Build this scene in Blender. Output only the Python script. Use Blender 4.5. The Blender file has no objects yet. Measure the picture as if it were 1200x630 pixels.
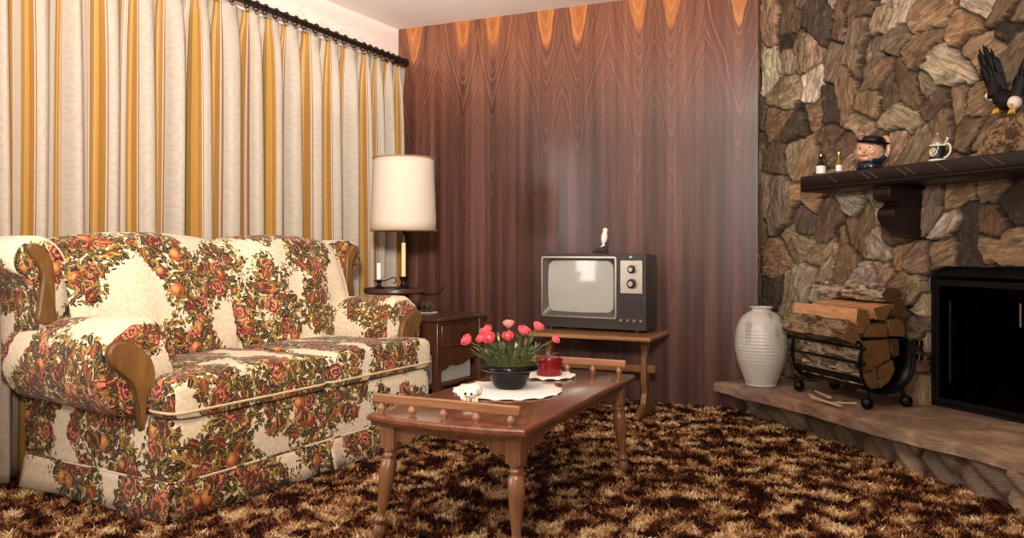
import bpy, math, random
import numpy as np
from mathutils import Vector, Matrix

random.seed(7)
rng = np.random.default_rng(11)
S = bpy.context.scene
COL = S.collection
PI = math.pi

# ------------------------------------------------------------------ camera, world, lights, exposure
F = 930.0            # focal length in pixels of the 1200 x 630 frame
CH = 0.93            # camera height
HZ = 292.0           # picture row of the horizon
cam = bpy.data.cameras.new('camera')
cam.sensor_width = 36.0
cam.lens = F / 1200 * 36
cam.shift_y = -(315 - HZ) / 1200
cam.clip_start = 0.05
camo = bpy.data.objects.new('camera', cam)
COL.objects.link(camo)
camo.location = (0, 0, CH)
camo.rotation_euler = (PI / 2, 0, 0)
S.camera = camo

S.view_settings.view_transform = 'Standard'
S.view_settings.look = 'None'
S.view_settings.exposure = 0.08
S.view_settings.gamma = 1.0
S.view_settings.use_curve_mapping = False

W = bpy.data.worlds.new('world')
S.world = W
W.use_nodes = True
W.node_tree.nodes['Background'].inputs[0].default_value = (0.75, 0.8, 1.0, 1)
W.node_tree.nodes['Background'].inputs[1].default_value = 0.1


def area(name, loc, target, size, size_y, energy, color, shape='RECTANGLE', spread=180):
    l = bpy.data.lights.new(name, 'AREA')
    l.shape = shape
    l.size = size
    l.size_y = size_y
    l.energy = energy
    l.color = color
    l.spread = math.radians(spread)
    o = bpy.data.objects.new(name, l)
    COL.objects.link(o)
    o.location = loc
    d = Vector(target) - Vector(loc)
    o.rotation_euler = d.to_track_quat('-Z', 'Y').to_euler()
    return o


# daylight through the uncovered part of the window in the curtained wall, beside the camera
area('window_daylight', (-2.72, 1.87, 1.42), (-2.72 + 0.8788, 1.87 - 0.4772, 1.42), 1.4, 1.4, 42, (1.0, 0.96, 0.92))
# softer fill light, added at an unseen window opening behind the camera
area('rear_fill_light', (-0.9, -2.32, 1.45), (-0.3, 3.0, 1.1), 2.1, 1.3, 24, (1.0, 0.96, 0.92))
# added light behind the camera, aimed up like a bounce flash to brighten the ceiling
area('ceiling_bounce_fill', (-0.05, -0.25, 1.55), (-0.38, 2.1, 2.47), 0.3, 0.3, 120, (1.0, 0.93, 0.86), 'DISK', 95)
# overhead fill added above the frame, with no fixture of its own
area('overhead_fill_light', (-0.1, 1.6, 2.36), (-0.1, 1.6, 0.0), 0.55, 0.55, 14, (1.0, 0.92, 0.83), 'DISK')


# ------------------------------------------------------------------ small helpers
def lin(c):
    c = c / 255.0
    return c / 12.92 if c <= 0.04045 else ((c + 0.055) / 1.055) ** 2.4


def rgb(r, g, b):
    return (lin(r), lin(g), lin(b), 1.0)


def ray(x):
    return (x - 600.0) / F


def atD(x, y, D):
    """the point seen at picture point x, y at distance D along the view axis"""
    return Vector((ray(x) * D, D, CH + (HZ - y) * D / F))


def on_z(x, y, z):
    D = F * (CH - z) / (y - HZ)
    return Vector((ray(x) * D, D, z))


def on_line(x, p, d):
    """(t, D): where the sight line of column x meets the upright plane through p along d"""
    r = ray(x)
    t = (r * p[1] - p[0]) / (d[0] - r * d[1])
    return t, p[1] + t * d[1]


def zat(y, D):
    return CH + (HZ - y) * D / F


class MB:
    def __init__(self):
        self.v, self.f, self.m, self.uv = [], [], [], []

    def add(self, verts, faces, mat=0, uvs=None, M=None):
        b = len(self.v)
        for p in verts:
            p = Vector(p)
            if M is not None:
                p = M @ p
            self.v.append(p[:])
        for i, f in enumerate(faces):
            self.f.append([b + k for k in f])
            self.m.append(mat)
            self.uv.append(uvs[i] if uvs is not None else None)
        return self

    def box(self, x0, x1, y0, y1, z0, z1, mat=0, M=None):
        v = [(x, y, z) for z in (z0, z1) for y in (y0, y1) for x in (x0, x1)]
        f = [(0, 2, 3, 1), (4, 5, 7, 6), (0, 1, 5, 4), (1, 3, 7, 5), (3, 2, 6, 7), (2, 0, 4, 6)]
        return self.add(v, f, mat, None, M)

    def lathe(self, prof, n=24, M=None, mat=0, sx=1.0, sy=1.0):
        """prof: (r, z) from bottom to top; ends with r = 0 are closed"""
        v, f, rings = [], [], []
        for r, z in prof:
            if r <= 1e-6:
                rings.append([len(v)])
                v.append((0, 0, z))
            else:
                rings.append(list(range(len(v), len(v) + n)))
                for k in range(n):
                    a = 2 * PI * k / n
                    v.append((r * sx * math.cos(a), r * sy * math.sin(a), z))
        for a, b in zip(rings, rings[1:]):
            for k in range(n):
                k2 = (k + 1) % n
                if len(a) == 1 and len(b) == 1:
                    continue
                if len(a) == 1:
                    f.append((a[0], b[k2], b[k]))
                elif len(b) == 1:
                    f.append((a[k], a[k2], b[0]))
                else:
                    f.append((a[k], a[k2], b[k2], b[k]))
        return self.add(v, f, mat, None, M)

    def tube(self, pts, r, n=8, mat=0, closed=False, M=None, flat=1.0):
        pts = [Vector(p) for p in pts]
        m = len(pts)
        rr = r if isinstance(r, (list, tuple)) else [r] * m
        v, f = [], []
        up = None
        for i, p in enumerate(pts):
            if closed:
                t = pts[(i + 1) % m] - pts[i - 1]
            else:
                t = pts[min(i + 1, m - 1)] - pts[max(i - 1, 0)]
            t.normalize()
            if up is None:
                up = Vector((0, 0, 1)) if abs(t.z) < 0.9 else Vector((1, 0, 0))
            s = t.cross(up)
            if s.length < 1e-5:
                s = t.cross(Vector((0.3, 1, 0.2)))
            s.normalize()
            up = s.cross(t).normalized()
            for k in range(n):
                a = 2 * PI * k / n
                v.append(p + s * (rr[i] * math.cos(a)) + up * (rr[i] * flat * math.sin(a)))
        for i in range(m if closed else m - 1):
            j = (i + 1) % m
            for k in range(n):
                k2 = (k + 1) % n
                f.append((i * n + k, i * n + k2, j * n + k2, j * n + k))
        if not closed:
            f.append(tuple(range(n - 1, -1, -1)))
            f.append(tuple((m - 1) * n + k for k in range(n)))
        return self.add(v, f, mat, None, M)

    def prism(self, outline, a, b, fn, mat=0, capmat=None):
        """outline of 2-D points swept from a to b; fn(p, q, s) gives the 3-D point"""
        n = len(outline)
        v = [fn(p, q, a) for p, q in outline] + [fn(p, q, b) for p, q in outline]
        cm = mat if capmat is None else capmat
        self.add(v, [(k, (k + 1) % n, n + (k + 1) % n, n + k) for k in range(n)], mat)
        base = len(self.v) - 2 * n
        self.f.append([base + k for k in range(n - 1, -1, -1)])
        self.m.append(cm)
        self.uv.append(None)
        self.f.append([base + n + k for k in range(n)])
        self.m.append(cm)
        self.uv.append(None)
        return self

    def sphere(self, c, r, n=16, M=None, mat=0):
        if not isinstance(r, (tuple, list)):
            r = (r, r, r)
        m = max(6, n // 2)
        v = [(c[0], c[1], c[2] - r[2])]
        for i in range(1, m):
            ph = -PI / 2 + PI * i / m
            for k in range(n):
                a = 2 * PI * k / n
                v.append((c[0] + r[0] * math.cos(ph) * math.cos(a), c[1] + r[1] * math.cos(ph) * math.sin(a), c[2] + r[2] * math.sin(ph)))
        v.append((c[0], c[1], c[2] + r[2]))
        f = []
        for k in range(n):
            f.append((0, 1 + (k + 1) % n, 1 + k))
        for i in range(m - 2):
            for k in range(n):
                k2 = (k + 1) % n
                f.append((1 + i * n + k, 1 + i * n + k2, 1 + (i + 1) * n + k2, 1 + (i + 1) * n + k))
        t = len(v) - 1
        for k in range(n):
            f.append((1 + (m - 2) * n + k, 1 + (m - 2) * n + (k + 1) % n, t))
        return self.add(v, f, mat, None, M)

    def grid(self, nu, nv, fn, mat=0, closed_u=False, M=None, uvfn=None):
        """fn(i, j) -> 3-D point for i in 0..nu, j in 0..nv"""
        v = [fn(i, j) for j in range(nv + 1) for i in range(nu + (0 if closed_u else 1))]
        w = nu if closed_u else nu + 1
        f, uvs = [], ([] if uvfn else None)
        for j in range(nv):
            for i in range(nu):
                i2 = (i + 1) % nu if closed_u else i + 1
                f.append((j * w + i, j * w + i2, (j + 1) * w + i2, (j + 1) * w + i))
                if uvfn:
                    uvs.append([uvfn(i, j), uvfn(i + 1, j), uvfn(i + 1, j + 1), uvfn(i, j + 1)])
        return self.add(v, f, mat, uvs, M)


def obj(name, mb, mats, parent=None, smooth=35, bevel=0, segs=2, recalc=True, boxuv=False, subsurf=0):
    me = bpy.data.meshes.new(name)
    me.from_pydata(mb.v, [], mb.f)
    if not isinstance(mats, (list, tuple)):
        mats = [mats]
    for m in mats:
        me.materials.append(m)
    if len(mats) > 1:
        me.polygons.foreach_set('material_index', mb.m)
    if any(u is not None for u in mb.uv) or boxuv:
        uvl = me.uv_layers.new(name='UVMap')
        dat = []
        for p, u in zip(me.polygons, mb.uv):
            if u is not None:
                for q in u:
                    dat += [q[0], q[1]]
            else:
                nn = p.normal
                ax = max(range(3), key=lambda k: abs(nn[k]))
                for vi in p.vertices:
                    c = me.vertices[vi].co
                    if ax == 2:
                        dat += [c.x, c.y]
                    elif ax == 1:
                        dat += [c.x, c.z - 0.5]
                    else:
                        dat += [c.y + 0.37, c.z - 0.5]
        uvl.data.foreach_set('uv', dat)
    if recalc:
        import bmesh
        bm = bmesh.new()
        bm.from_mesh(me)
        bmesh.ops.recalc_face_normals(bm, faces=bm.faces)
        bm.to_mesh(me)
        bm.free()
    if smooth:
        me.polygons.foreach_set('use_smooth', [True] * len(me.polygons))
        me.set_sharp_from_angle(angle=math.radians(smooth))
    me.update()
    o = bpy.data.objects.new(name, me)
    COL.objects.link(o)
    if parent is not None:
        o.parent = parent
    if bevel:
        b = o.modifiers.new('bevel', 'BEVEL')
        b.width = bevel
        b.segments = segs
        b.limit_method = 'ANGLE'
        b.angle_limit = math.radians(40)
        b.harden_normals = False
    if subsurf:
        s = o.modifiers.new('subsurf', 'SUBSURF')
        s.levels = s.render_levels = subsurf
    return o


def tag(o, label, cat, group=None):
    o['label'] = label
    o['category'] = cat
    if group:
        o['group'] = group
    return o


def thing(name, label, cat, loc=(0, 0, 0), rotz=0.0, group=None):
    o = bpy.data.objects.new(name, None)
    o.empty_display_size = 0.1
    COL.objects.link(o)
    o.location = loc
    o.rotation_euler = (0, 0, rotz)
    return tag(o, label, cat, group)


def structure(o):
    o['kind'] = 'structure'
    return o


def T(x, y, z):
    return Matrix.Translation((x, y, z))


def RX(a):
    return Matrix.Rotation(a, 4, 'X')


def RY(a):
    return Matrix.Rotation(a, 4, 'Y')


def RZ(a):
    return Matrix.Rotation(a, 4, 'Z')


def SC(x, y, z):
    return Matrix.Diagonal((x, y, z, 1))


def spline(pts, n=6, closed=False):
    """Catmull-Rom through 2-D or 3-D points"""
    out = []
    m = len(pts)
    for i in range(m if closed else m - 1):
        if closed:
            p0, p1, p2, p3 = pts[i - 1], pts[i], pts[(i + 1) % m], pts[(i + 2) % m]
        else:
            p0, p1, p2, p3 = pts[max(i - 1, 0)], pts[i], pts[i + 1], pts[min(i + 2, m - 1)]
        for k in range(n):
            t = k / n
            out.append(tuple(0.5 * (2 * b + (c - a) * t + (2 * a - 5 * b + 4 * c - d) * t * t + (3 * b - a - 3 * c + d) * t ** 3)
                             for a, b, c, d in zip(p0, p1, p2, p3)))
    if not closed:
        out.append(tuple(pts[-1]))
    return out


# ------------------------------------------------------------------ node helpers
class NT:
    def __init__(self, name):
        self.mat = bpy.data.materials.new(name)
        self.mat.use_nodes = True
        self.t = self.mat.node_tree
        self.bsdf = self.t.nodes['Principled BSDF']
        self.tc = None

    def set(self, sock, val):
        if val is None:
            return
        if isinstance(val, bpy.types.NodeSocket):
            self.t.links.new(val, sock)
        else:
            try:
                sock.default_value = val
            except Exception:
                sock.default_value = (val[0], val[1], val[2])

    def node(self, typ, ins=None, **props):
        n = self.t.nodes.new(typ)
        for k, v in props.items():
            setattr(n, k, v)
        for k, v in (ins or {}).items():
            self.set(n.inputs[k], v)
        return n

    def coord(self, which='Object'):
        if self.tc is None:
            self.tc = self.t.nodes.new('ShaderNodeTexCoord')
        return self.tc.outputs[which]

    def math(self, op, a, b=None, c=None, clamp=False):
        n = self.node('ShaderNodeMath', operation=op, use_clamp=clamp)
        for i, v in enumerate((a, b, c)):
            self.set(n.inputs[i], v)
        return n.outputs[0]

    def vmath(self, op, a, b=None):
        n = self.node('ShaderNodeVectorMath', operation=op)
        self.set(n.inputs[0], a)
        if b is not None:
            self.set(n.inputs[1], b)
        return n.outputs['Value'] if op in ('LENGTH', 'DISTANCE', 'DOT_PRODUCT') else n.outputs[0]

    def sep(self, v):
        n = self.node('ShaderNodeSeparateXYZ', {0: v})
        return n.outputs[0], n.outputs[1], n.outputs[2]

    def comb(self, x, y, z=0.0):
        return self.node('ShaderNodeCombineXYZ', {0: x, 1: y, 2: z}).outputs[0]

    def mapping(self, v, scale=(1, 1, 1), loc=(0, 0, 0), rot=(0, 0, 0)):
        return self.node('ShaderNodeMapping', {'Vector': v, 'Scale': scale, 'Location': loc, 'Rotation': rot}).outputs[0]

    def noise(self, v, scale, detail=3.0, rough=0.5, dist=0.0, out=0):
        return self.node('ShaderNodeTexNoise', {'Vector': v, 'Scale': scale, 'Detail': detail, 'Roughness': rough, 'Distortion': dist}).outputs[out]

    def ramp(self, fac, stops, interp='LINEAR'):
        n = self.node('ShaderNodeValToRGB', {0: fac})
        cr = n.color_ramp
        cr.interpolation = interp
        while len(cr.elements) > 1:
            cr.elements.remove(cr.elements[-1])
        cr.elements[0].position = stops[0][0]
        cr.elements[0].color = stops[0][1]
        for p, c in stops[1:]:
            e = cr.elements.new(p)
            e.color = c
        return n.outputs[0]

    def fade(self, x, a, b):
        """0 below a, 1 above b (or the other way round when a > b)"""
        n = self.node('ShaderNodeMapRange', {0: x, 1: a, 2: b, 3: 0.0, 4: 1.0})
        n.interpolation_type = 'SMOOTHSTEP'
        if a > b:
            n.inputs[1].default_value, n.inputs[2].default_value = b, a
            n.inputs[3].default_value, n.inputs[4].default_value = 1.0, 0.0
        return n.outputs[0]

    def mix(self, fac, a, b, mode='MIX'):
        n = self.node('ShaderNodeMix', data_type='RGBA', blend_type=mode)
        self.set(n.inputs[0], fac)
        self.set(n.inputs[6], a)
        self.set(n.inputs[7], b)
        return n.outputs[2]

    def bump(self, h, strength=0.3, dist=0.01):
        n = self.node('ShaderNodeBump', {'Height': h, 'Strength': strength, 'Distance': dist})
        self.set(self.bsdf.inputs['Normal'], n.outputs[0])

    def out(self, color=None, rough=None, metal=None, spec=None, **kw):
        b = self.bsdf
        self.set(b.inputs['Base Color'], color)
        self.set(b.inputs['Roughness'], rough)
        self.set(b.inputs['Metallic'], metal)
        self.set(b.inputs['Specular IOR Level'], spec)
        for k, v in kw.items():
            self.set(b.inputs[k.replace('_', ' ')], v)
        return self.mat


def plain(name, col, rough=0.5, metal=0.0, var=0.12, scale=30, spec=0.5, **kw):
    """a single colour with a faint procedural mottling"""
    n = NT(name)
    f = n.noise(n.coord(), scale, 3)
    d = tuple(c * (1 - var) for c in col[:3]) + (1,)
    l = tuple(min(1, c * (1 + var)) for c in col[:3]) + (1,)
    return n.out(n.mix(f, d, l), rough, metal, spec, **kw)


def wood(name, dark, light, rough=0.35, scale=(60, 60, 4), ring=5.0, spec=0.5, coat=0.0, rot=(0, 0, 0)):
    """grain runs along the axis with the small scale"""
    n = NT(name)
    v = n.mapping(n.coord(), scale, rot=rot)
    a = n.noise(v, 1.0, 4, 0.6, 0.6)
    b = n.noise(n.mapping(n.coord(), tuple(s * 0.25 for s in scale), (3, 1, 2), rot), 1.0, 2, 0.5, 1.5)
    f = n.math('ADD', n.math('MULTIPLY', a, 0.6), n.math('MULTIPLY', b, 0.5))
    c = n.ramp(f, [(0.30, dark), (0.72, light)])
    n.bump(a, 0.05, 0.003)
    return n.out(c, rough, 0, spec, Coat_Weight=coat, Coat_Roughness=0.12)


# ------------------------------------------------------------------ materials
def make_floral():
    n = NT('floral_upholstery')
    uv = n.coord('UV')
    warp = n.noise(uv, 9.0, 2, 0.5, 0, 1)
    uvw = n.vmath('ADD', uv, n.vmath('SCALE', n.vmath('SUBTRACT', warp, (0.5, 0.5, 0.5)), None))
    sc = uvw.node
    sc.inputs[1].links[0].from_node.inputs['Scale'].default_value = 0.022
    w2 = n.node('ShaderNodeVectorMath', {0: n.vmath('SUBTRACT', n.noise(uv, 75.0, 2, 0.5, 0, 1), (0.5, 0.5, 0.5)), 'Scale': 0.007}, operation='SCALE').outputs[0]
    uvw = n.vmath('ADD', uvw, w2)

    def cover(p, sp=3.9):
        # p in metres: how far inside a flower spray this place is
        return n.noise(n.mapping(p, (1.25, 0.85, 1), (2.3, 5.1, 0)), sp, 1.5, 0.45)

    col = n.ramp(n.noise(uv, 60, 2), [(0.3, rgb(214, 194, 163)), (0.75, rgb(236, 220, 194))])

    def stamp(col, scale, off, lx, ly, prob, thr, stops, edge=None, inner=None, fuzz=0.0):
        v = n.mapping(uvw, (scale, scale, 1), off)
        vo = n.node('ShaderNodeTexVoronoi', {'Vector': v, 'Scale': 1.0, 'Randomness': 1.0}, voronoi_dimensions='2D')
        rc, gc, bc = n.sep(vo.outputs['Color'])
        loc = n.vmath('SUBTRACT', v, vo.outputs['Position'])
        if lx != ly:
            loc = n.node('ShaderNodeVectorRotate', {'Vector': loc, 'Angle': n.math('MULTIPLY', rc, 6.283)}, rotation_type='Z_AXIS').outputs[0]
        x, y, _ = n.sep(loc)
        x = n.math('DIVIDE', x, lx)
        y = n.math('DIVIDE', y, ly)
        if lx != ly:   # pointed leaf
            d = n.math('DIVIDE', n.math('ABSOLUTE', y), n.math('MAXIMUM', n.math('SUBTRACT', 1.0, n.math('MULTIPLY', x, x)), 0.001))
            ins = n.math('LESS_THAN', n.math('ABSOLUTE', x), 1.0)
        else:
            d = n.math('SQRT', n.math('ADD', n.math('MULTIPLY', x, x), n.math('MULTIPLY', y, y)))
            ins = 1.0
        if fuzz:
            d = n.math('ADD', d, n.math('MULTIPLY', n.math('SUBTRACT', n.noise(v, 5.0, 2), 0.5), fuzz))
        m = n.fade(d, 1.0, 0.9)
        m = n.math('MULTIPLY', m, ins)
        m = n.math('MULTIPLY', m, n.math('LESS_THAN', gc, prob))
        centre = n.mapping(vo.outputs['Position'], (1 / scale, 1 / scale, 1), tuple(-o / scale for o in off))
        m = n.math('MULTIPLY', m, n.math('GREATER_THAN', cover(centre), thr))
        c = n.ramp(bc, stops, 'CONSTANT')
        if inner == 'leaf':
            c = n.mix(n.fade(d, 0.2, 0.0), c, n.mix(0.55, c, rgb(200, 180, 90)))
            c = n.mix(n.fade(d, 0.55, 0.95), c, n.mix(0.6, c, rgb(40, 26, 14)))
        elif inner == 'fruit':
            hx = n.math('ADD', x, 0.3)
            hy = n.math('SUBTRACT', y, 0.3)
            hd = n.math('SQRT', n.math('ADD', n.math('MULTIPLY', hx, hx), n.math('MULTIPLY', hy, hy)))
            c = n.mix(n.fade(hd, 0.8, 0.0), c, rgb(224, 164, 96))
            c = n.mix(n.fade(hd, 0.85, 1.35), c, rgb(88, 24, 16))
        elif inner == 'rose':
            pv = n.node('ShaderNodeTexVoronoi', {'Vector': v, 'Scale': 5.0, 'Randomness': 1.0}, voronoi_dimensions='2D')
            w = n.math('SINE', n.math('ADD', n.math('MULTIPLY', d, 13.0), n.math('MULTIPLY', pv.outputs['Distance'], 5.0)))
            c = n.mix(n.math('MULTIPLY', n.fade(w, 0.1, 0.9), 0.7), c, rgb(222, 160, 124))
            c = n.mix(n.fade(w, -0.3, -0.95), c, rgb(74, 18, 20))
        return n.mix(m, col, c)

    olive = [(0.0, rgb(104, 88, 30)), (0.25, rgb(138, 112, 40)), (0.45, rgb(66, 56, 24)), (0.65, rgb(48, 36, 18)), (0.82, rgb(160, 124, 52))]
    darkl = [(0.0, rgb(38, 32, 18)), (0.3, rgb(62, 30, 20)), (0.55, rgb(78, 60, 24)), (0.8, rgb(30, 22, 16))]
    maroon = [(0.0, rgb(104, 30, 24)), (0.35, rgb(80, 22, 22)), (0.6, rgb(136, 52, 32)), (0.82, rgb(58, 20, 20))]
    fruit = [(0.0, rgb(168, 76, 42)), (0.35, rgb(140, 42, 32)), (0.65, rgb(180, 108, 56)), (0.8, rgb(104, 30, 30))]
    rose = [(0.0, rgb(150, 56, 44)), (0.4, rgb(112, 28, 30)), (0.7, rgb(172, 90, 62))]
    gold = [(0.0, rgb(178, 138, 56)), (0.5, rgb(146, 106, 40))]
    T0 = 0.438
    col = stamp(col, 52, (1, 2, 0), 0.62, 0.22, 0.85, T0 - 0.025, olive)
    col = stamp(col, 36, (4, 7, 0), 0.60, 0.24, 0.75, T0 - 0.01, olive, inner='leaf', fuzz=0.3)
    col = stamp(col, 40, (13, 3, 0), 0.38, 0.38, 0.38, T0 - 0.005, darkl, fuzz=0.6)
    col = stamp(col, 30, (6, 12, 0), 0.62, 0.26, 0.75, T0 + 0.005, darkl, inner='leaf', fuzz=0.3)
    col = stamp(col, 21, (8, 1, 0), 0.60, 0.28, 0.66, T0 + 0.02, darkl, inner='leaf', fuzz=0.5)
    col = stamp(col, 18, (2, 9, 0), 0.55, 0.30, 0.62, T0 + 0.025, maroon, inner='leaf', fuzz=0.6)
    col = stamp(col, 28, (5, 5, 0), 0.5, 0.22, 0.5, T0 + 0.015, gold, inner='leaf')
    col = stamp(col, 9.8, (3, 4, 0), 0.42, 0.42, 0.6, T0 + 0.05, rose, inner='rose', fuzz=0.6)
    col = stamp(col, 12.5, (7, 7, 0), 0.40, 0.40, 0.30, T0 + 0.05, fruit, inner='fruit', fuzz=0.1)
    col = stamp(col, 15.0, (17, 5, 0), 0.5, 0.34, 0.40, T0 + 0.035, maroon, inner='leaf', fuzz=0.7)
    col = stamp(col, 26, (3, 15, 0), 0.60, 0.24, 0.45, T0 + 0.02, darkl, inner='leaf', fuzz=0.4)
    col = stamp(col, 40, (9, 2, 0), 0.60, 0.22, 0.5, T0 + 0.03, olive, inner='leaf')
    # broken, painterly print
    gr = n.noise(uv, 190.0, 2, 0.6)
    col = n.mix(n.math('MULTIPLY', n.fade(gr, 0.56, 0.68), 0.3), col, rgb(226, 200, 150))
    wv = n.node('ShaderNodeTexWave', {'Vector': uv, 'Scale': 260.0, 'Distortion': 1.0}).outputs[0]
    n.bump(n.math('ADD', wv, n.noise(uv, 14, 3)), 0.12, 0.004)
    return n.out(col, 0.72, 0, 0.25, Sheen_Weight=0.1)


def make_rosewood():
    n = NT('rosewood_veneer')
    s, _, z = n.sep(n.coord())
    vec = n.comb(s, 0.0, z)
    t = n.math('PINGPONG', n.math('SUBTRACT', s, 0.02), 0.30)       # book-matched leaves
    leaf = n.math('FLOOR', n.math('DIVIDE', n.math('ADD', s, 0.28), 0.60))
    tv = n.comb(t, leaf, z)
    wob = n.math('MULTIPLY', n.math('SUBTRACT', n.noise(n.mapping(tv, (4, 3.7, 1.3)), 1.0, 4), 0.5), 0.085)
    dt = n.math('ADD', n.math('SUBTRACT', t, 0.105), wob)
    q = n.math('SQRT', n.math('ADD', n.math('MULTIPLY', dt, dt), 0.0005))
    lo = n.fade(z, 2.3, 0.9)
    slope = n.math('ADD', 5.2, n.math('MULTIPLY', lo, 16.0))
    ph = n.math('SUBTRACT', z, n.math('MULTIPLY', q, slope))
    ph = n.math('ADD', ph, n.math('MULTIPLY', n.math('SUBTRACT', n.noise(n.mapping(tv, (9, 5.3, 2.5)), 1.0, 4), 0.5), 0.32))
    band = n.node('ShaderNodeTexNoise', {'W': n.math('ADD', n.math('MULTIPLY', ph, 12.0), n.math('MULTIPLY', leaf, 13.7)), 'Scale': 1.0, 'Detail': 4.0, 'Roughness': 0.55}, noise_dimensions='1D').outputs[0]
    fine = n.noise(n.mapping(vec, (260, 1, 5)), 1.0, 3, 0.6)
    streak = n.noise(n.mapping(n.comb(t, leaf, z), (34, 7, 0.7)), 1.0, 3, 0.6)
    broad = n.noise(n.mapping(n.comb(t, leaf, z), (13, 1, 0.4)), 1.0, 2)
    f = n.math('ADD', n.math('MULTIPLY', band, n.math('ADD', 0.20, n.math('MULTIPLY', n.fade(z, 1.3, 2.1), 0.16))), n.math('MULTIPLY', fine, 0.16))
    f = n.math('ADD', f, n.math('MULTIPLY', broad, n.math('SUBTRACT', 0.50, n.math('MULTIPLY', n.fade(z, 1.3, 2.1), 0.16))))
    f = n.math('ADD', f, n.math('MULTIPLY', streak, 0.18))
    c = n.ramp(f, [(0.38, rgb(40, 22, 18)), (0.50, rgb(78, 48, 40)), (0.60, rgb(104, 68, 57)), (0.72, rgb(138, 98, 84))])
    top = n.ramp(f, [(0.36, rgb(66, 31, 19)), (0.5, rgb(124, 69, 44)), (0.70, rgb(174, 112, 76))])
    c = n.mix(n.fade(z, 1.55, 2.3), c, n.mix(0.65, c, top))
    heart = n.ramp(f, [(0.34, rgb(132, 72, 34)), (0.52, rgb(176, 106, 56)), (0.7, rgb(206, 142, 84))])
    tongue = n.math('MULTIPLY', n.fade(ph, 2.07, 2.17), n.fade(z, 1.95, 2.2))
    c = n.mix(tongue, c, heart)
    line = n.fade(n.math('ABSOLUTE', n.math('SUBTRACT', band, 0.5)), 0.03, 0.0)
    c = n.mix(n.math('MULTIPLY', line, 0.25), c, rgb(40, 18, 12))
    n.bump(fine, 0.05, 0.002)
    return n.out(c, n.math('ADD', 0.30, n.math('MULTIPLY', fine, 0.14)), 0, 0.5, Coat_Weight=0.4, Coat_Roughness=0.16)


def carpet_nodes(n, p):
    x, y, _ = n.sep(p)
    v = n.comb(x, y, 0.0)
    a = n.noise(v, 10.5, 3, 0.6, 0.7)
    b = n.noise(n.mapping(v, (1, 1, 1), (5, 9, 0)), 34.0, 2, 0.6)
    d = n.noise(n.mapping(v, (1, 1, 1), (2, 3, 0)), 210.0, 1, 0.5)
    f = n.math('ADD', n.math('MULTIPLY', a, 0.80), n.math('MULTIPLY', b, 0.22))
    f = n.math('ADD', f, n.math('MULTIPLY', n.math('SUBTRACT', d, 0.5), 0.16))
    return n.ramp(f, [(0.41, rgb(36, 14, 9)), (0.482, rgb(62, 27, 15)), (0.507, rgb(108, 60, 33)), (0.545, rgb(160, 114, 70)), (0.602, rgb(214, 182, 136)), (0.66, rgb(234, 210, 170))])


def make_carpet(attr):
    n = NT('carpet_pile' if attr else 'carpet_backing')
    if attr:
        a = n.node('ShaderNodeAttribute', attribute_name='root')
        c = carpet_nodes(n, a.outputs['Vector'])
    else:
        c = carpet_nodes(n, n.coord())
        n.bump(n.noise(n.coord(), 90, 3), 0.9, 0.02)
    return n.out(c, 0.85, 0, 0.15)


def make_curtain():
    n = NT('striped_curtain')
    u, v, _ = n.sep(n.coord('UV'))
    fr = n.math('FRACT', u)
    cr_ = rgb(176, 163, 146)
    st = [(0.0, cr_)]
    for a, b, c in [(0.0, 0.235, cr_), (0.238, 0.248, rgb(140, 92, 60)), (0.252, 0.268, cr_), (0.272, 0.33, rgb(150, 106, 42)), (0.335, 0.385, rgb(178, 132, 62)),
                    (0.39, 0.43, rgb(132, 102, 38)), (0.434, 0.446, rgb(118, 70, 40)), (0.45, 0.475, cr_), (0.478, 0.486, rgb(150, 110, 70)), (0.49, 0.66, cr_),
                    (0.664, 0.672, rgb(140, 92, 60)), (0.676, 0.73, rgb(160, 116, 46)), (0.735, 0.77, rgb(138, 106, 42)), (0.774, 0.784, rgb(124, 76, 46)), (0.79, 0.81, cr_), (0.814, 0.82, rgb(150, 110, 70)), (0.825, 1.0, cr_)]:
        st += [(a, c)]
    gold = n.ramp(fr, st[1:], 'CONSTANT')
    dm = n.node('ShaderNodeTexVoronoi', {'Vector': n.comb(n.math('MULTIPLY', u, 1.6), n.math('MULTIPLY', v, 9.0), 0.0), 'Scale': 1.0}, voronoi_dimensions='2D')
    w = n.math('SINE', n.math('ADD', n.math('MULTIPLY', dm.outputs['Distance'], 22.0), n.math('MULTIPLY', n.noise(n.comb(u, n.math('MULTIPLY', v, 6.0), 0.0), 3.0, 3), 14.0)))
    cream = n.math('GREATER_THAN', n.math('ABSOLUTE', n.math('SUBTRACT', fr, 0.53)), 0.30)
    pat = n.math('MULTIPLY', n.fade(w, 0.1, 0.5), cream)
    c = n.mix(n.math('MULTIPLY', pat, 0.22), gold, rgb(150, 138, 124))
    n.bump(n.math('ADD', n.noise(n.comb(n.math('MULTIPLY', u, 90.0), n.math('MULTIPLY', v, 500.0), 0.0), 1.0, 2), n.math('MULTIPLY', pat, 0.6)), 0.15, 0.003)
    return n.out(c, 0.6, 0, 0.35, Sheen_Weight=0.15)


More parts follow.
